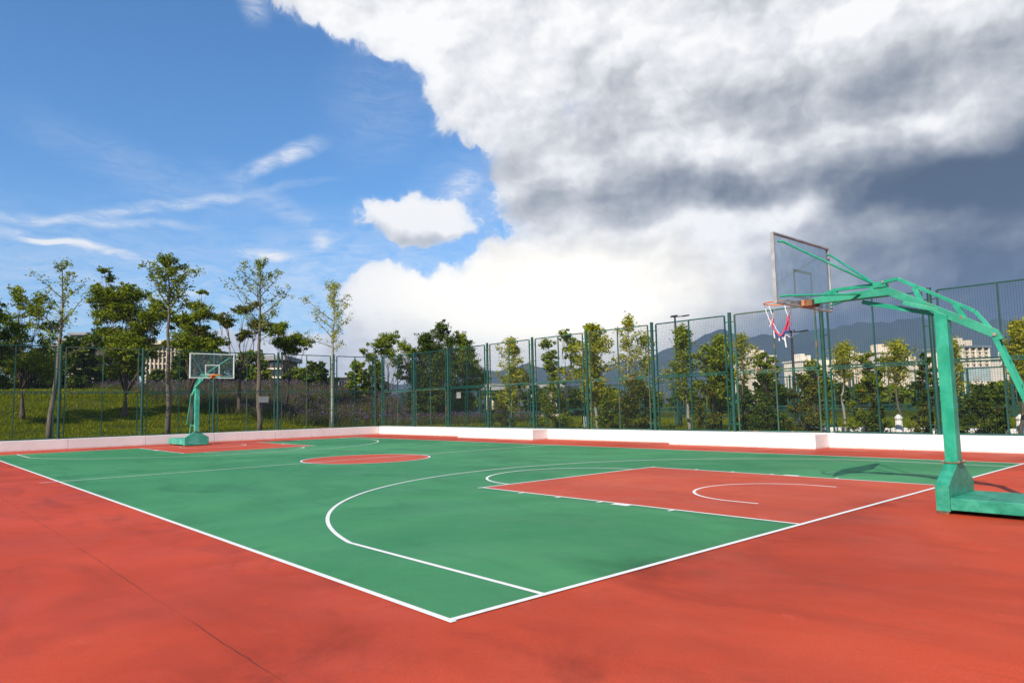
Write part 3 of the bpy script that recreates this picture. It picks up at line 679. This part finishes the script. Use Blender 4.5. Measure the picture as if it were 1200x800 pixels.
for u, vt, w0, lf, lab, dn, bl in SH:
    x, y = at_x(u, 19.6 if u > 800 else 20.2); k = px_per_m(x, y)
    T.n += 1
    tree('shrub', x, y, top_at(x, y, vt), float(hz(x, y))+.12, w0/2/k, 'bush', lf, 'brown', lab, 'shrubs behind the right-hand fence', 'shrub', dens=dn, size=.085, seed=T.n, blossoms=bl or None)
# background trees behind the left bank
bgs = [(-30, 60, 396, 70, 'dark'), (12, 58, 400, 60, 'dark'), (48, 62, 408, 56, 'dark'), (85, 60, 396, 62, 'dark'), (118, 62, 385, 64, 'dark'), (150, 66, 400, 46, 'dark'), (183, 72, 434, 36, 'dark'), (214, 60, 414, 44, 'dark'), (240, 62, 404, 50, 'mid'), (264, 60, 416, 48, 'dark'), (294, 62, 412, 50, 'mid'), (350, 66, 432, 46, 'mid'), (370, 60, 424, 40, 'dark'), (389, 66, 443, 32, 'dark'), (420, 56, 424, 34, 'mid'), (438, 62, 428, 36, 'dark'), (568, 70, 438, 30, 'mid')]
place = ['behind the far left edge tree', 'in the dark row at far left', 'left of the grey roofed pavilion', 'below the grey roofed pavilion', 'behind the wide layered tree', 'left of the cream ribbed block', 'low before the cream ribbed block', 'at the foot of the cream block', 'behind the far backboard', 'right of the far backboard', 'left of the dark glass building', 'right of the dark glass building', 'beneath the pale feathery tree', 'left of the small brown pavilion', 'right of the small brown pavilion', 'behind the round corner tree', 'behind the broad green tree']
for i, ((u, D, vt, wd, lf), pl) in enumerate(zip(bgs, place)):
    x, y = at_depth(u, D); k = px_per_m(x, y); T.n += 1
    tree('background_tree', x, y, top_at(x, y, vt), float(hz(x, y))+.2, wd/2/k, 'round', lf, 'brown', ('dark' if lf == 'dark' else 'green')+' background tree '+pl, 'background trees beyond the bank', dens=1.3, size=.25, seed=T.n)
bgr = [(590, 60, 452, 40), (626, 70, 452, 40), (670, 64, 455, 46), (712, 74, 456, 44), (760, 66, 456, 40), (800, 76, 458, 44), (838, 66, 455, 40), (872, 60, 452, 30), (915, 70, 455, 48), (962, 64, 440, 44), (985, 56, 450, 34), (1008, 70, 452, 40), (1048, 60, 452, 44), (1075, 66, 448, 40), (1110, 62, 452, 40), (1180, 62, 446, 50), (1212, 54, 438, 50)]
plr = ['right of the broad green tree', 'below the bluish hills', 'behind the full round tree', 'behind the yellow leafy tree', 'under the feathery middle tree', 'behind the first lamp post', 'behind the dotted shrub', 'behind the wispy shoots', 'before the left pale tower', 'behind the second lamp post', 'left of the tower row', 'low before the tower row', 'behind the white bollard', 'left of the near turquoise pole', 'behind the near turquoise pole', 'right of the cloudy backboard', 'at the right border']
for i, ((u, D, vt, wd), pl) in enumerate(zip(bgr, plr)):
    x, y = at_depth(u, D); k = px_per_m(x, y); T.n += 1
    tree('background_tree', x, y, top_at(x, y, vt), float(hz(x, y))+.5, wd/2/k, 'round', 'dark' if i % 3 else 'mid', 'brown', 'low distant tree '+pl, 'low trees beyond the neighbouring court', dens=1.0, size=.24, seed=T.n)

# grass and purple meadow
rng = np.random.default_rng(5)
def blades(n, xr, yr, hgt, wid, cond=None):
    x = rng.uniform(*xr, n); y = yr[0]+(yr[1]-yr[0])*rng.uniform(0, 1, n)**1.3
    if cond is not None: k = cond(x, y); x, y = x[k], y[k]
    z = hz(x, y); n = len(x); a = rng.uniform(0, 2*math.pi, n); s_ = rng.uniform(.5, 1.3, n)
    B = np.stack([x, y, z-.01], 1); d = np.stack([np.cos(a), np.sin(a), np.zeros(n)], 1)*wid*s_[:, None]
    tip = B+np.stack([rng.normal(size=n)*.35*hgt, rng.normal(size=n)*.35*hgt, hgt*s_], 1)
    return B, d, tip
def patchy(x, y): return (np.sin(x*1.7+2*np.sin(y*.9))+np.sin(y*2.1+1.3*np.sin(x*.8))+rng.normal(size=len(x))*.9) > -.2
B, d, tip = blades(230000, (-14, 24), (31.2, 50), .13, .016, patchy)
B2, d2, tip2 = blades(50000, (-22, 24), (49, 66), .2, .03, None)
B, d, tip = np.concatenate([B, B2]), np.concatenate([d, d2]), np.concatenate([tip, tip2])
o = np_mesh('grass', np.stack([B-d, B+d, tip], 1).reshape(-1, 3), 3, LF['grass']); tag(o, 'sunlit yellow-green grass on the bank behind the far fence', 'grass', kind='stuff')
B, d, tip = blades(60000, (18.6, 40), (-6, 40), .14, .018, None)
o = np_mesh('grass', np.stack([B-d, B+d, tip], 1).reshape(-1, 3), 3, LF['grass']); tag(o, 'flat grass strip behind the shrubs at right', 'grass', kind='stuff')
# meadow of tall purple-flowering stems; its front edge is ragged and comes nearer to the right
def front(x): return np.interp(x, [-20, 8, 11, 15, 18, 24, 30], [75, 62, 46, 40, 34, 31.6, 31.6])
def inm(x, y): return y > front(x)+rng.normal(size=len(x))*.9
B, d, tip = blades(110000, (2, 32), (31.4, 58), .62, .012, inm)
o = np_mesh('meadow', np.stack([B-d, B+d, tip], 1).reshape(-1, 3), 3, LF['meadow']); tag(o, 'tall wild stems of the flower meadow beyond the fence', 'meadow plants', kind='stuff')
k = rng.uniform(size=len(tip)) < .27
np_ = leaves(tip[k]+rng.normal(size=(k.sum(), 3))*.03, .085, .8, .8)
o = np_mesh('meadow_flowers', np_, 4, LF['purple']); tag(o, 'band of purple blossoms above the grass bank', 'flowers', kind='stuff')

# ------------------------------------------------------------------ small things behind the fence
x, y = at_y(309, 33.86); zc_ = top_at(x, y, 468)
s_ = empty('notice_board', (x, y, zc_)); tag(s_, 'small blank grey plate fixed on the slim tree trunk behind the far fence', 'sign')
MB().box(-.27, .27, -.02, 0, -.16, .16).build('plate', MT['grey_sign'], s_, .004)
MB().box(-.28, .28, -.005, .02, -.175, -.165).box(-.28, .28, -.005, .02, .165, .175).build('trim', MT['alu'], s_)
x, y = at_x(537.5, 18.42); zc_ = top_at(x, y, 463)
s_ = empty('notice_board', (x, y, zc_), R(90)); tag(s_, 'small pale square plate on the fence before the dark evergreen', 'sign')
MB().box(-.17, .17, -.012, .0, -.15, .15).build('plate', MT['grey_sign'], s_, .004)
MB().box(-.02, .02, -.03, -.012, -.15, .15).build('clamp', MT['fence'], s_)
x, y = at_x(687, 18.55); zc_ = top_at(x, y, 494)
s_ = empty('notice_board', (x, y, zc_), R(90)); tag(s_, 'small white plate low on the fence post in the middle of the right side', 'sign')
MB().box(-.16, .16, 0, .012, -.22, .22).build('plate', MT['stone_white'], s_, .004)
MB().box(-.02, .02, .012, .03, -.22, .22).build('clamp', MT['fence'], s_)
for u, vt, side, lab in ((795, 371, 1, 'thin dark lamp post in the middle, its head above the fence top'), (932, 389, 1, 'dark lamp post right of the torn net')):
    x, y = at_x(u, 30.0); z0 = float(hz(x, y)); zt = top_at(x, y, vt); lp = empty('lamp_post', (x, y, z0)); tag(lp, lab, 'lamp post', 'double-arm lamp posts')
    Hh = zt-z0; dx, dy = rt[0], rt[1]
    MB().tube([(0, 0, 0), (0, 0, 1.0), (0, 0, Hh)], [.11, .085, .05], 10).build('pole', MT['dark_metal'], lp)
    MB().tube([(0, 0, 0), (0, 0, .12)], [.2, .16], 10).build('base', MT['dark_metal'], lp)
    MB().bar((-dx*.25, -dy*.25, Hh-.02), (dx*.62, dy*.62, Hh+.03), .05, .05).build('arm', MT['dark_metal'], lp)
    for a, b in ((-.22, .14), (.42, .80)):
        MB().bar((dx*a, dy*a, Hh+.02), (dx*b, dy*b, Hh+.07), .18, .07).build('lamp_head', MT['dark_metal'], lp, .01)
w = empty('planter_wall', (21.2, -6, .2)); tag(w, 'low white planter edge behind the shrubs at lower right', 'wall')
MB().box(0, .3, 0, 13.5, 0, .27).build('wall_run', MT['plaster'], w, .01)
for u, lab in ((1051.5, 'white stone bollard left of the near turquoise pole'), (1194, 'white stone bollard near the right border')):
    x, y = at_x(u, 20.9); b = empty('bollard', (x, y, .25)); tag(b, lab, 'bollard', 'white stone bollards')
    z1 = top_at(x, y, 485)-.25
    MB().tube([(0, 0, 0), (0, 0, .1), (0, 0, .11), (0, 0, z1*.72)], [.15, .15, .115, .10], 12).build('shaft', MT['stone_white'], b, 0, True)
    MB().tube([(0, 0, z1*.72), (0, 0, z1*.75), (0, 0, z1*.84), (0, 0, z1*.93), (0, 0, z1)], [.07, .115, .12, .07, .01], 12).build('cap', MT['stone_white'], b, 0, True)

# ------------------------------------------------------------------ buildings
def facade(name, a, b): return paint(name, a, b, .25, .8)
BM = {'cream': facade('cream_facade', (.64, .53, .40), (.72, .61, .47)), 'pink': facade('pinkish_facade', (.46, .34, .28), (.54, .41, .34)), 'grey': facade('grey_concrete', (.26, .26, .27), (.34, .33, .33)),
      'white': facade('white_facade', (.68, .60, .49), (.76, .68, .56)), 'roof': facade('blue_grey_roof', (.16, .19, .23), (.24, .27, .31)), 'brown': facade('brown_cladding', (.12, .085, .065), (.17, .12, .09))}
m, nt, bs = newmat('dark_window_glass'); bs.inputs['Base Color'].default_value = (.05, .06, .075, 1); bs.inputs['Roughness'].default_value = .15; BM['win'] = m
FACE = math.atan2(-rt[0], rt[1])  # unused helper angle
def building(name, u, D, wpx, vtop, mat, label, floors, bays, depth=14, rz=None, group=None, ribs=False, penthouse=True, stepped=0, roofmat='white', zbase=None, vent=True):
    x, y = at_depth(u, D); k = px_per_m(x, y); wd = wpx/k; z0 = float(hz(x, y))-.3 if zbase is None else zbase; H = top_at(x, y, vtop)-z0
    yaw = YAW+math.pi/2+(rz or 0)
    root = empty(name, (x, y, z0), yaw); tag(root, label, 'building', group)
    # local: x along the front, -y is ... front plane faces local +y toward the camera after rotation
    d_ = -1
    body = MB().box(-wd/2, wd/2, -depth, 0, 0, H)
    body.build('wall', BM[mat], root, .0)
    if ribs or stepped:
        n = bays
        rb = MB()
        for i in range(0, n+1, 2 if not ribs else 1):
            xx = -wd/2+wd*i/n; rb.box(xx-wd/n*.14, xx+wd/n*.14, .002, .8 if not ribs else .45, 0, H*(1 if i % 2 else .985))
        rb.build('pier', BM['cream' if mat != 'cream' else 'white'], root)
    rf = MB().box(-wd/2-.5, wd/2+.5, -depth-.5, .5 if not (ribs or stepped) else 1.0, H+.003, H+.55).build('roof', BM[roofmat], root)
    if penthouse:
        for j, (a, b, hh) in enumerate(((-.3, -.12, 3.2), (.05, .3, 4.2), (-.05, .03, 2.2))): MB().box(a*wd, b*wd, -depth*.6, -depth*.25, H+.56, H+.56+hh*min(1, H/40+.25)).build('stair_tower', BM[mat], rf)
    fh = H/floors; bw = wd/bays; mesh = None; cnt = 0; rest = MB()
    cells = [(i, j) for j in range(floors-1, -1, -1) for i in range(bays)]
    proto = MB().box(-bw*.24, bw*.24, 0, .10, 0, fh*.5)
    for i, j in cells:
        cx = -wd/2+bw*(i+.5); cz = j*fh+fh*.28
        if cnt < 100:
            if mesh is None: o_ = proto.build('window', BM['win'], root); mesh = o_.data
            else: o_ = bpy.data.objects.new('window', mesh); col.objects.link(o_); o_.parent = root
            o_.location = (cx, .003, cz)
        else: rest.box(cx-bw*.24, cx+bw*.24, .003, .103, cz, cz+fh*.5)
        cnt += 1
    if rest.v: rest.build('window', BM['win'], root)['kind'] = 'stuff'
    sl = MB()
    for j in range(1, floors): sl.box(-wd/2+.02, wd/2-.02, .0, .28, j*fh-.09, j*fh+.09)
    sl.build('floor_band', BM['white' if mat != 'white' else 'cream'], root)
    return root
building('apartment_block', 190, 95, 44, 404, 'pink', 'pinkish block with vertical ribs left of the far hoop', 9, 10, ribs=True, penthouse=False, rz=.25)
building('office_building', 319, 85, 24, 422, 'brown', 'dark brown glass building between the slim trees', 6, 5, penthouse=False, rz=.05, depth=7, roofmat='grey')
def pavilion(u, D, vtop, wpx, vbase, label, tiers):
    x, y = at_depth(u, D); k = px_per_m(x, y); z0 = float(hz(x, y))-.3; H = top_at(x, y, vtop)-z0; wd = wpx/k
    root = empty('pavilion', (x, y, z0), YAW+math.pi/2+.3); tag(root, label, 'building')
    b = wd*.32
    MB().box(-b, b, -2*b, 0, 0, H*.9).build('wall', BM['cream'], root)
    for i in range(tiers):
        s_ = 1-.34*i; z = H*(.80+.17*i/max(1, tiers-1)) if tiers > 1 else H*.93
        MB().prism([(-wd/2*s_, z), (wd/2*s_, z), (wd/2*s_*.9, z+.035*H), (-wd/2*s_*.9, z+.035*H)], 1, -b*2-wd*.15*s_, wd*.15*s_).build('roof', BM['grey'], root)
    for i in range(6):
        for j in range(3): MB().box(-b+b*2*(i+.25)/6, -b+b*2*(i+.75)/6, .003, .08, H*(.5+.1*j), H*(.56+.1*j)).build('window', BM['win'], root)
pavilion(88, 90, 390, 66, 460, 'grey tower with stacked flat roofs behind the left trees', 3)
pavilion(406, 62, 441, 26, 466, 'small brown pavilion with a flat roof beyond the purple flowers', 1)
building('low_building', 588, 60, 36, 457, 'cream', 'low flat pale building right of the broad green tree', 1, 5, depth=6, penthouse=False, roofmat='grey')
building('low_building', 640, 80, 34, 455, 'cream', 'low pale building under the bluish hills', 1, 6, depth=6, penthouse=False, roofmat='grey')
G = 'pale apartment towers on the right'
building('apartment_tower', 897, 260, 28, 418, 'cream', 'pale tower standing alone right of the round fence post', 12, 9, penthouse=True, stepped=1, rz=.2)
building('apartment_tower', 953, 300, 22, 423, 'white', 'pale tower mostly hidden behind the second lamp post', 11, 7, stepped=1, rz=.2, group=G)
building('apartment_tower', 982, 280, 24, 428, 'cream', 'leftmost block of the pale tower row', 12, 8, stepped=1, rz=.1, group=G)
building('apartment_tower', 1012, 285, 20, 420, 'white', 'second block of the pale tower row', 12, 6, stepped=1, rz=.15, group=G)
building('apartment_tower', 1049, 270, 32, 413, 'cream', 'tallest broad block in the middle of the pale tower row', 13, 10, stepped=1, rz=.1, group=G)
building('apartment_tower', 1080, 300, 16, 424, 'white', 'right end block of the pale tower row beside the near pole', 12, 5, stepped=1, rz=.2, group=G)
building('apartment_tower', 1147, 230, 40, 407, 'cream', 'terraced tower with blue-grey roof right of the near pole', 13, 8, stepped=1, rz=.3, group=G, roofmat='roof')
building('apartment_tower', 1208, 260, 46, 420, 'white', 'pale tower at the right border of the picture', 12, 8, stepped=1, rz=.1, group=G)

# ------------------------------------------------------------------ hills
def ridge(name, D, prof, thick):
    vs, fs = [], []; us = np.arange(prof[0][0], prof[-1][0]+1, 6.0); n = len(us)
    r_ = np.random.default_rng(3)
    for i, u in enumerate(us):
        v = np.interp(u, [p[0] for p in prof], [p[1] for p in prof])+1.5*math.sin(u*.11)+1.0*math.sin(u*.27+1)+r_.normal()*.4
        for j, t in enumerate((0, .35, .7, 1.0, 1.6)):
            x, y = at_depth(u, D*(.8+.2*t) if t <= 1 else D*(1+.3*(t-1))); zt = top_at(x, y, v)
            f_ = {0: -.02, .35: .28+.1*math.sin(u*.05), .7: .68+.08*math.sin(u*.08+1), 1.0: 1, 1.6: 0}[t]
            vs.append((x, y, zt*f_))
    for i in range(n-1):
        for j in range(4): a = i*5+j; fs.append((a, a+1, a+6, a+5))
    me = bpy.data.meshes.new(name); me.from_pydata(vs, [], fs); me.materials.append(MT['forest']); me.polygons.foreach_set('use_smooth', [True]*len(me.polygons))
    o = bpy.data.objects.new(name, me); col.objects.link(o); tag(o, kind='structure')
ridge('hills', 1900, [(-700, 470), (-100, 468), (300, 462), (480, 448), (560, 436), (620, 428), (680, 432), (740, 424), (790, 408), (820, 396), (850, 386), (880, 394), (930, 392), (1000, 380), (1100, 372), (1250, 378), (1500, 400), (2200, 440)], 1)

m, nt, bs = newmat('haze_air'); nt.nodes.remove(bs)
pv = N(nt, 'ShaderNodeVolumePrincipled'); pv.inputs['Color'].default_value = (.34, .52, .82, 1); pv.inputs['Density'].default_value = 2.3e-4; pv.inputs['Anisotropy'].default_value = 0
nt.links.new(pv.outputs[0], nt.nodes['Material Output'].inputs['Volume'])
hb = MB().box(-2700, 2700, -2700, 2700, -30, 290).build('haze', m); tag(hb, 'thin bluish air over the far hills', 'haze', kind='stuff')

# ------------------------------------------------------------------ sun and sky
SUN_AZ = math.atan2(-.265, -.964)    # direction towards the sun
SUN_EL = R(35)
sd_ = Vector((math.cos(SUN_EL)*math.cos(SUN_AZ), math.cos(SUN_EL)*math.sin(SUN_AZ), math.sin(SUN_EL)))
ld = bpy.data.lights.new('sun', 'SUN'); ld.energy = 5.0; ld.angle = R(.53); ld.color = (1, .91, .77)
lo = bpy.data.objects.new('sun', ld); col.objects.link(lo); lo.rotation_euler = sd_.to_track_quat('Z', 'Y').to_euler()

wd = bpy.data.worlds.new('World'); scene.world = wd; wd.use_nodes = True; nt = wd.node_tree
bg = nt.nodes['Background']; bg.inputs['Strength'].default_value = .1
sky = N(nt, 'ShaderNodeTexSky'); sky.sky_type = 'NISHITA'; sky.sun_disc = False; sky.sun_elevation = SUN_EL
sky.sun_rotation = math.pi/2-SUN_AZ; sky.air_density = 1.0; sky.dust_density = .6; sky.ozone_density = 1.6; sky.altitude = 200
tc = N(nt, 'ShaderNodeTexCoord'); sp = N(nt, 'ShaderNodeSeparateXYZ')
rot = N(nt, 'ShaderNodeVectorRotate', rotation_type='Z_AXIS'); rot.inputs['Angle'].default_value = -YAW
nt.links.new(tc.outputs['Generated'], rot.inputs['Vector']); nt.links.new(rot.outputs[0], sp.inputs[0])
az = math_(nt, 'MULTIPLY', math_(nt, 'ARCTAN2', sp.outputs[1], sp.outputs[0]), -180/math.pi)
el = math_(nt, 'MULTIPLY', math_(nt, 'ARCSINE', sp.outputs[2]), 180/math.pi)
cb = N(nt, 'ShaderNodeCombineXYZ'); nt.links.new(az, cb.inputs[0]); nt.links.new(el, cb.inputs[1]); AE = cb.outputs[0]
def warp(vec, scale, amp, detail=4):
    n = N(nt, 'ShaderNodeTexNoise'); n.inputs['Scale'].default_value = scale; n.inputs['Detail'].default_value = detail; n.inputs['Roughness'].default_value = .6
    nt.links.new(vec, n.inputs['Vector'])
    s = N(nt, 'ShaderNodeVectorMath', operation='SUBTRACT'); nt.links.new(n.outputs['Color'], s.inputs[0]); s.inputs[1].default_value = (.5, .5, .5)
    m_ = N(nt, 'ShaderNodeVectorMath', operation='SCALE'); nt.links.new(s.outputs[0], m_.inputs[0]); m_.inputs['Scale'].default_value = amp
    a_ = N(nt, 'ShaderNodeVectorMath', operation='ADD'); nt.links.new(vec, a_.inputs[0]); nt.links.new(m_.outputs[0], a_.inputs[1]); return a_.outputs[0]
AW = warp(AE, .09, 7.0)        # broad warp
AW2 = warp(AW, .42, 1.5, 5)     # billowy edge warp
def blobs(lst, vec):
    tot = None
    for (u, v, ru, rv, rotd, wgt) in lst:
        a0, e0 = sky_ae(u, v); a1, _ = sky_ae(u+ru, v); _, e1 = sky_ae(u, v-rv)
        mp = N(nt, 'ShaderNodeMapping', vector_type='TEXTURE'); nt.links.new(vec, mp.inputs[0])
        mp.inputs['Location'].default_value = (a0, e0, 0); mp.inputs['Rotation'].default_value = (0, 0, R(rotd)); mp.inputs['Scale'].default_value = (abs(a1-a0), abs(e1-e0), 1e5)
        ln = N(nt, 'ShaderNodeVectorMath', operation='LENGTH'); nt.links.new(mp.outputs[0], ln.inputs[0])
        g_ = ramp(nt, ln.outputs['Value'], 1.7, 0, 0, wgt); tot = g_ if tot is None else math_(nt, 'ADD', tot, g_)
    return tot
def mapv(vec, scale, loc=(0, 0, 0), rotd=0):
    m_ = N(nt, 'ShaderNodeMapping'); nt.links.new(vec, m_.inputs[0]); m_.inputs['Scale'].default_value = scale; m_.inputs['Location'].default_value = loc; m_.inputs['Rotation'].default_value = (0, 0, R(rotd)); return m_.outputs[0]
# -- coverage of the big cloud mass and the cumulus puffs
cover = blobs([(800, 30, 290, 115, 0, 2.0), (470, 10, 140, 42, -6, 2.0), (560, 100, 72, 50, -25, 1.8), (545, 140, 46, 26, 0, 1.2), (900, 230, 290, 110, 0, 2.2), (650, 200, 70, 50, 0, 1.6), (1250, 250, 480, 300, 0, 2.4), (770, 345, 215, 85, 0, 2.2),
               (484, 262, 66, 27, 0, 2.1), (446, 350, 36, 32, 0, 1.9), (490, 372, 50, 40, 0, 1.6), (570, 412, 170, 52, 0, 2.2), (300, 408, 150, 22, 0, 1.3), (1100, -150, 500, 200, 0, 2.4), (600, 345, 60, 40, 0, 1.5), (1800, 250, 900, 420, 0, 2.4)], AW2)
nb = noise(nt, AW2, .16, 7, .58, .3)
nf = noise(nt, AW2, .8, 7, .64, .2)
dens = math_(nt, 'ADD', cover, math_(nt, 'ADD', math_(nt, 'MULTIPLY', math_(nt, 'SUBTRACT', nb, .5), .9), math_(nt, 'MULTIPLY', math_(nt, 'SUBTRACT', nf, .5), .95)))
behind = ramp(nt, sp.outputs[0], -.15, -.75, 0, .62)  # unseen cloud cover added at the viewer's back to brighten the ambient light
dens = math_(nt, 'ADD', dens, behind)
alpha = math_(nt, 'ADD', math_(nt, 'MULTIPLY', ramp(nt, dens, .40, .72), .6), math_(nt, 'MULTIPLY', ramp(nt, dens, .15, 1.15), .4))
# thin veil cloud
cirW = warp(AE, .06, 5.0)
cir = blobs([(150, 380, 420, 90, 0, .32), (200, 300, 380, 60, 0, .12), (200, 240, 150, 6, 12, .40), (330, 190, 42, 9, 22, .75), (90, 256, 120, 5, 3, .45), (110, 292, 100, 6, -7, .65), (40, 280, 60, 4, 0, .6), (320, 297, 30, 5, -8, .75), (385, 288, 12, 8, 0, .5), (330, 245, 80, 10, -28, .22), (295, 12, 14, 20, 0, .45), (180, 205, 130, 24, -14, .14), (440, 130, 60, 60, 0, .12), (450, 340, 130, 60, 0, .25), (535, 230, 22, 14, 30, .5), (590, 195, 14, 16, 0, .6), (232, 337, 14, 5, 0, .4), (560, 230, 60, 40, 0, .2)], cirW)
cn = noise(nt, mapv(cirW, (.35, 1.5, 1), rotd=-12), .9, 6, .68, .8)
cirA = math_(nt, 'MULTIPLY', cir, ramp(nt, cn, .28, .70, .25, 1.2))
# -- tone: 0 white .. 1 dark slate
tone = blobs([(1000, 225, 250, 34, -7, .46), (800, 215, 150, 26, 0, .17), (1150, 200, 200, 56, -6, .46), (1100, 90, 240, 34, 8, .32), (880, 112, 130, 30, 6, .22), (1180, 310, 300, 90, 0, .50), (1250, 420, 420, 100, 0, .44), (1120, 225, 130, 26, -4, .22), (700, 235, 130, 26, 0, .16), (960, 330, 120, 60, 0, .20), (740, 120, 130, 50, 0, .10), (560, 190, 60, 20, 0, .12), (820, 400, 150, 34, 0, .22),
              (490, 284, 70, 10, 0, .20), (1500, 200, 500, 300, 0, .3), (980, 395, 150, 34, 0, .30), (560, 60, 120, 30, -10, .08), (560, 330, 60, 12, 0, .10), (700, 300, 120, 14, 5, .12)], AW)
lit = blobs([(487, 250, 80, 24, 0, .26), (450, 340, 80, 40, 0, .18), (487, 262, 90, 26, 0, .12), (480, 50, 190, 80, 0, .17), (1010, 22, 150, 24, 10, .30), (640, 365, 130, 50, 0, .25), (850, 262, 150, 18, 8, .22), (930, 245, 50, 22, 0, .22), (1030, 155, 130, 16, -8, .16), (860, 160, 60, 14, -8, .12), (830, 30, 120, 24, 0, .10)], AW)
# relief: the same noise sampled a step towards the light, differenced
AW3 = warp(AE, .25, 1.6, 3)
def reli(sc, dx, dy, det=8):
    a_ = noise(nt, mapv(AW3, (.75, 1.25, 1)), sc, det, .52, 0); b_ = noise(nt, mapv(AW3, (.75, 1.25, 1), (dx, dy, 0)), sc, det, .52, 0)
    return math_(nt, 'SUBTRACT', a_, b_)
rel = math_(nt, 'ADD', math_(nt, 'MULTIPLY', reli(.10, 1.4, -1.6, 3), .62), math_(nt, 'MULTIPLY', reli(.38, .42, -.55, 6), .34))
tsum = math_(nt, 'ADD', math_(nt, 'SUBTRACT', math_(nt, 'ADD', tone, .145), lit), rel)
tsum = math_(nt, 'ADD', tsum, math_(nt, 'MULTIPLY', math_(nt, 'SUBTRACT', nb, .5), .75))
cr = N(nt, 'ShaderNodeValToRGB'); nt.links.new(tsum, cr.inputs[0])
stops = [(0, (.82, .81, .80)), (.10, (.70, .70, .71)), (.25, (.50, .51, .53)), (.45, (.30, .32, .35)), (.65, (.165, .185, .225)), (.85, (.082, .105, .145)), (1.0, (.062, .085, .125))]
while len(cr.color_ramp.elements) < len(stops): cr.color_ramp.elements.new(.5)
for i, (p, c) in enumerate(stops): cr.color_ramp.elements[i].position = p; cr.color_ramp.elements[i].color = (*c, 1)
glow = blobs([(650, 366, 190, 66, 0, 1.0)], AW)
gc = mixc(nt, glow, cr.outputs[0], (1.35, 1.24, 1.02))
sc10 = N(nt, 'ShaderNodeVectorMath', operation='SCALE'); sc10.inputs['Scale'].default_value = 10; nt.links.new(gc, sc10.inputs[0])
sg = N(nt, 'ShaderNodeVectorMath', operation='MULTIPLY'); nt.links.new(sky.outputs[0], sg.inputs[0]); sg.inputs[1].default_value = (.62, 1.05, 1.40)
skyc = mixc(nt, cirA, sg.outputs[0], (7.6, 7.7, 7.9))
# clouds over sky, including the fill-light cloud added behind the viewer
final = mixc(nt, alpha, skyc, sc10.outputs[0])
nt.links.new(final, bg.inputs['Color'])
wd.cycles.sampling_method = 'MANUAL'; wd.cycles.sample_map_resolution = 512

scene.view_settings.view_transform = 'Standard'; scene.view_settings.look = 'None'; scene.view_settings.exposure = .4; scene.view_settings.gamma = 1
scene.cycles.max_bounces = 4; scene.cycles.diffuse_bounces = 3; scene.cycles.volume_bounces = 0; scene.cycles.transparent_max_bounces = 10; scene.cycles.use_denoising = True
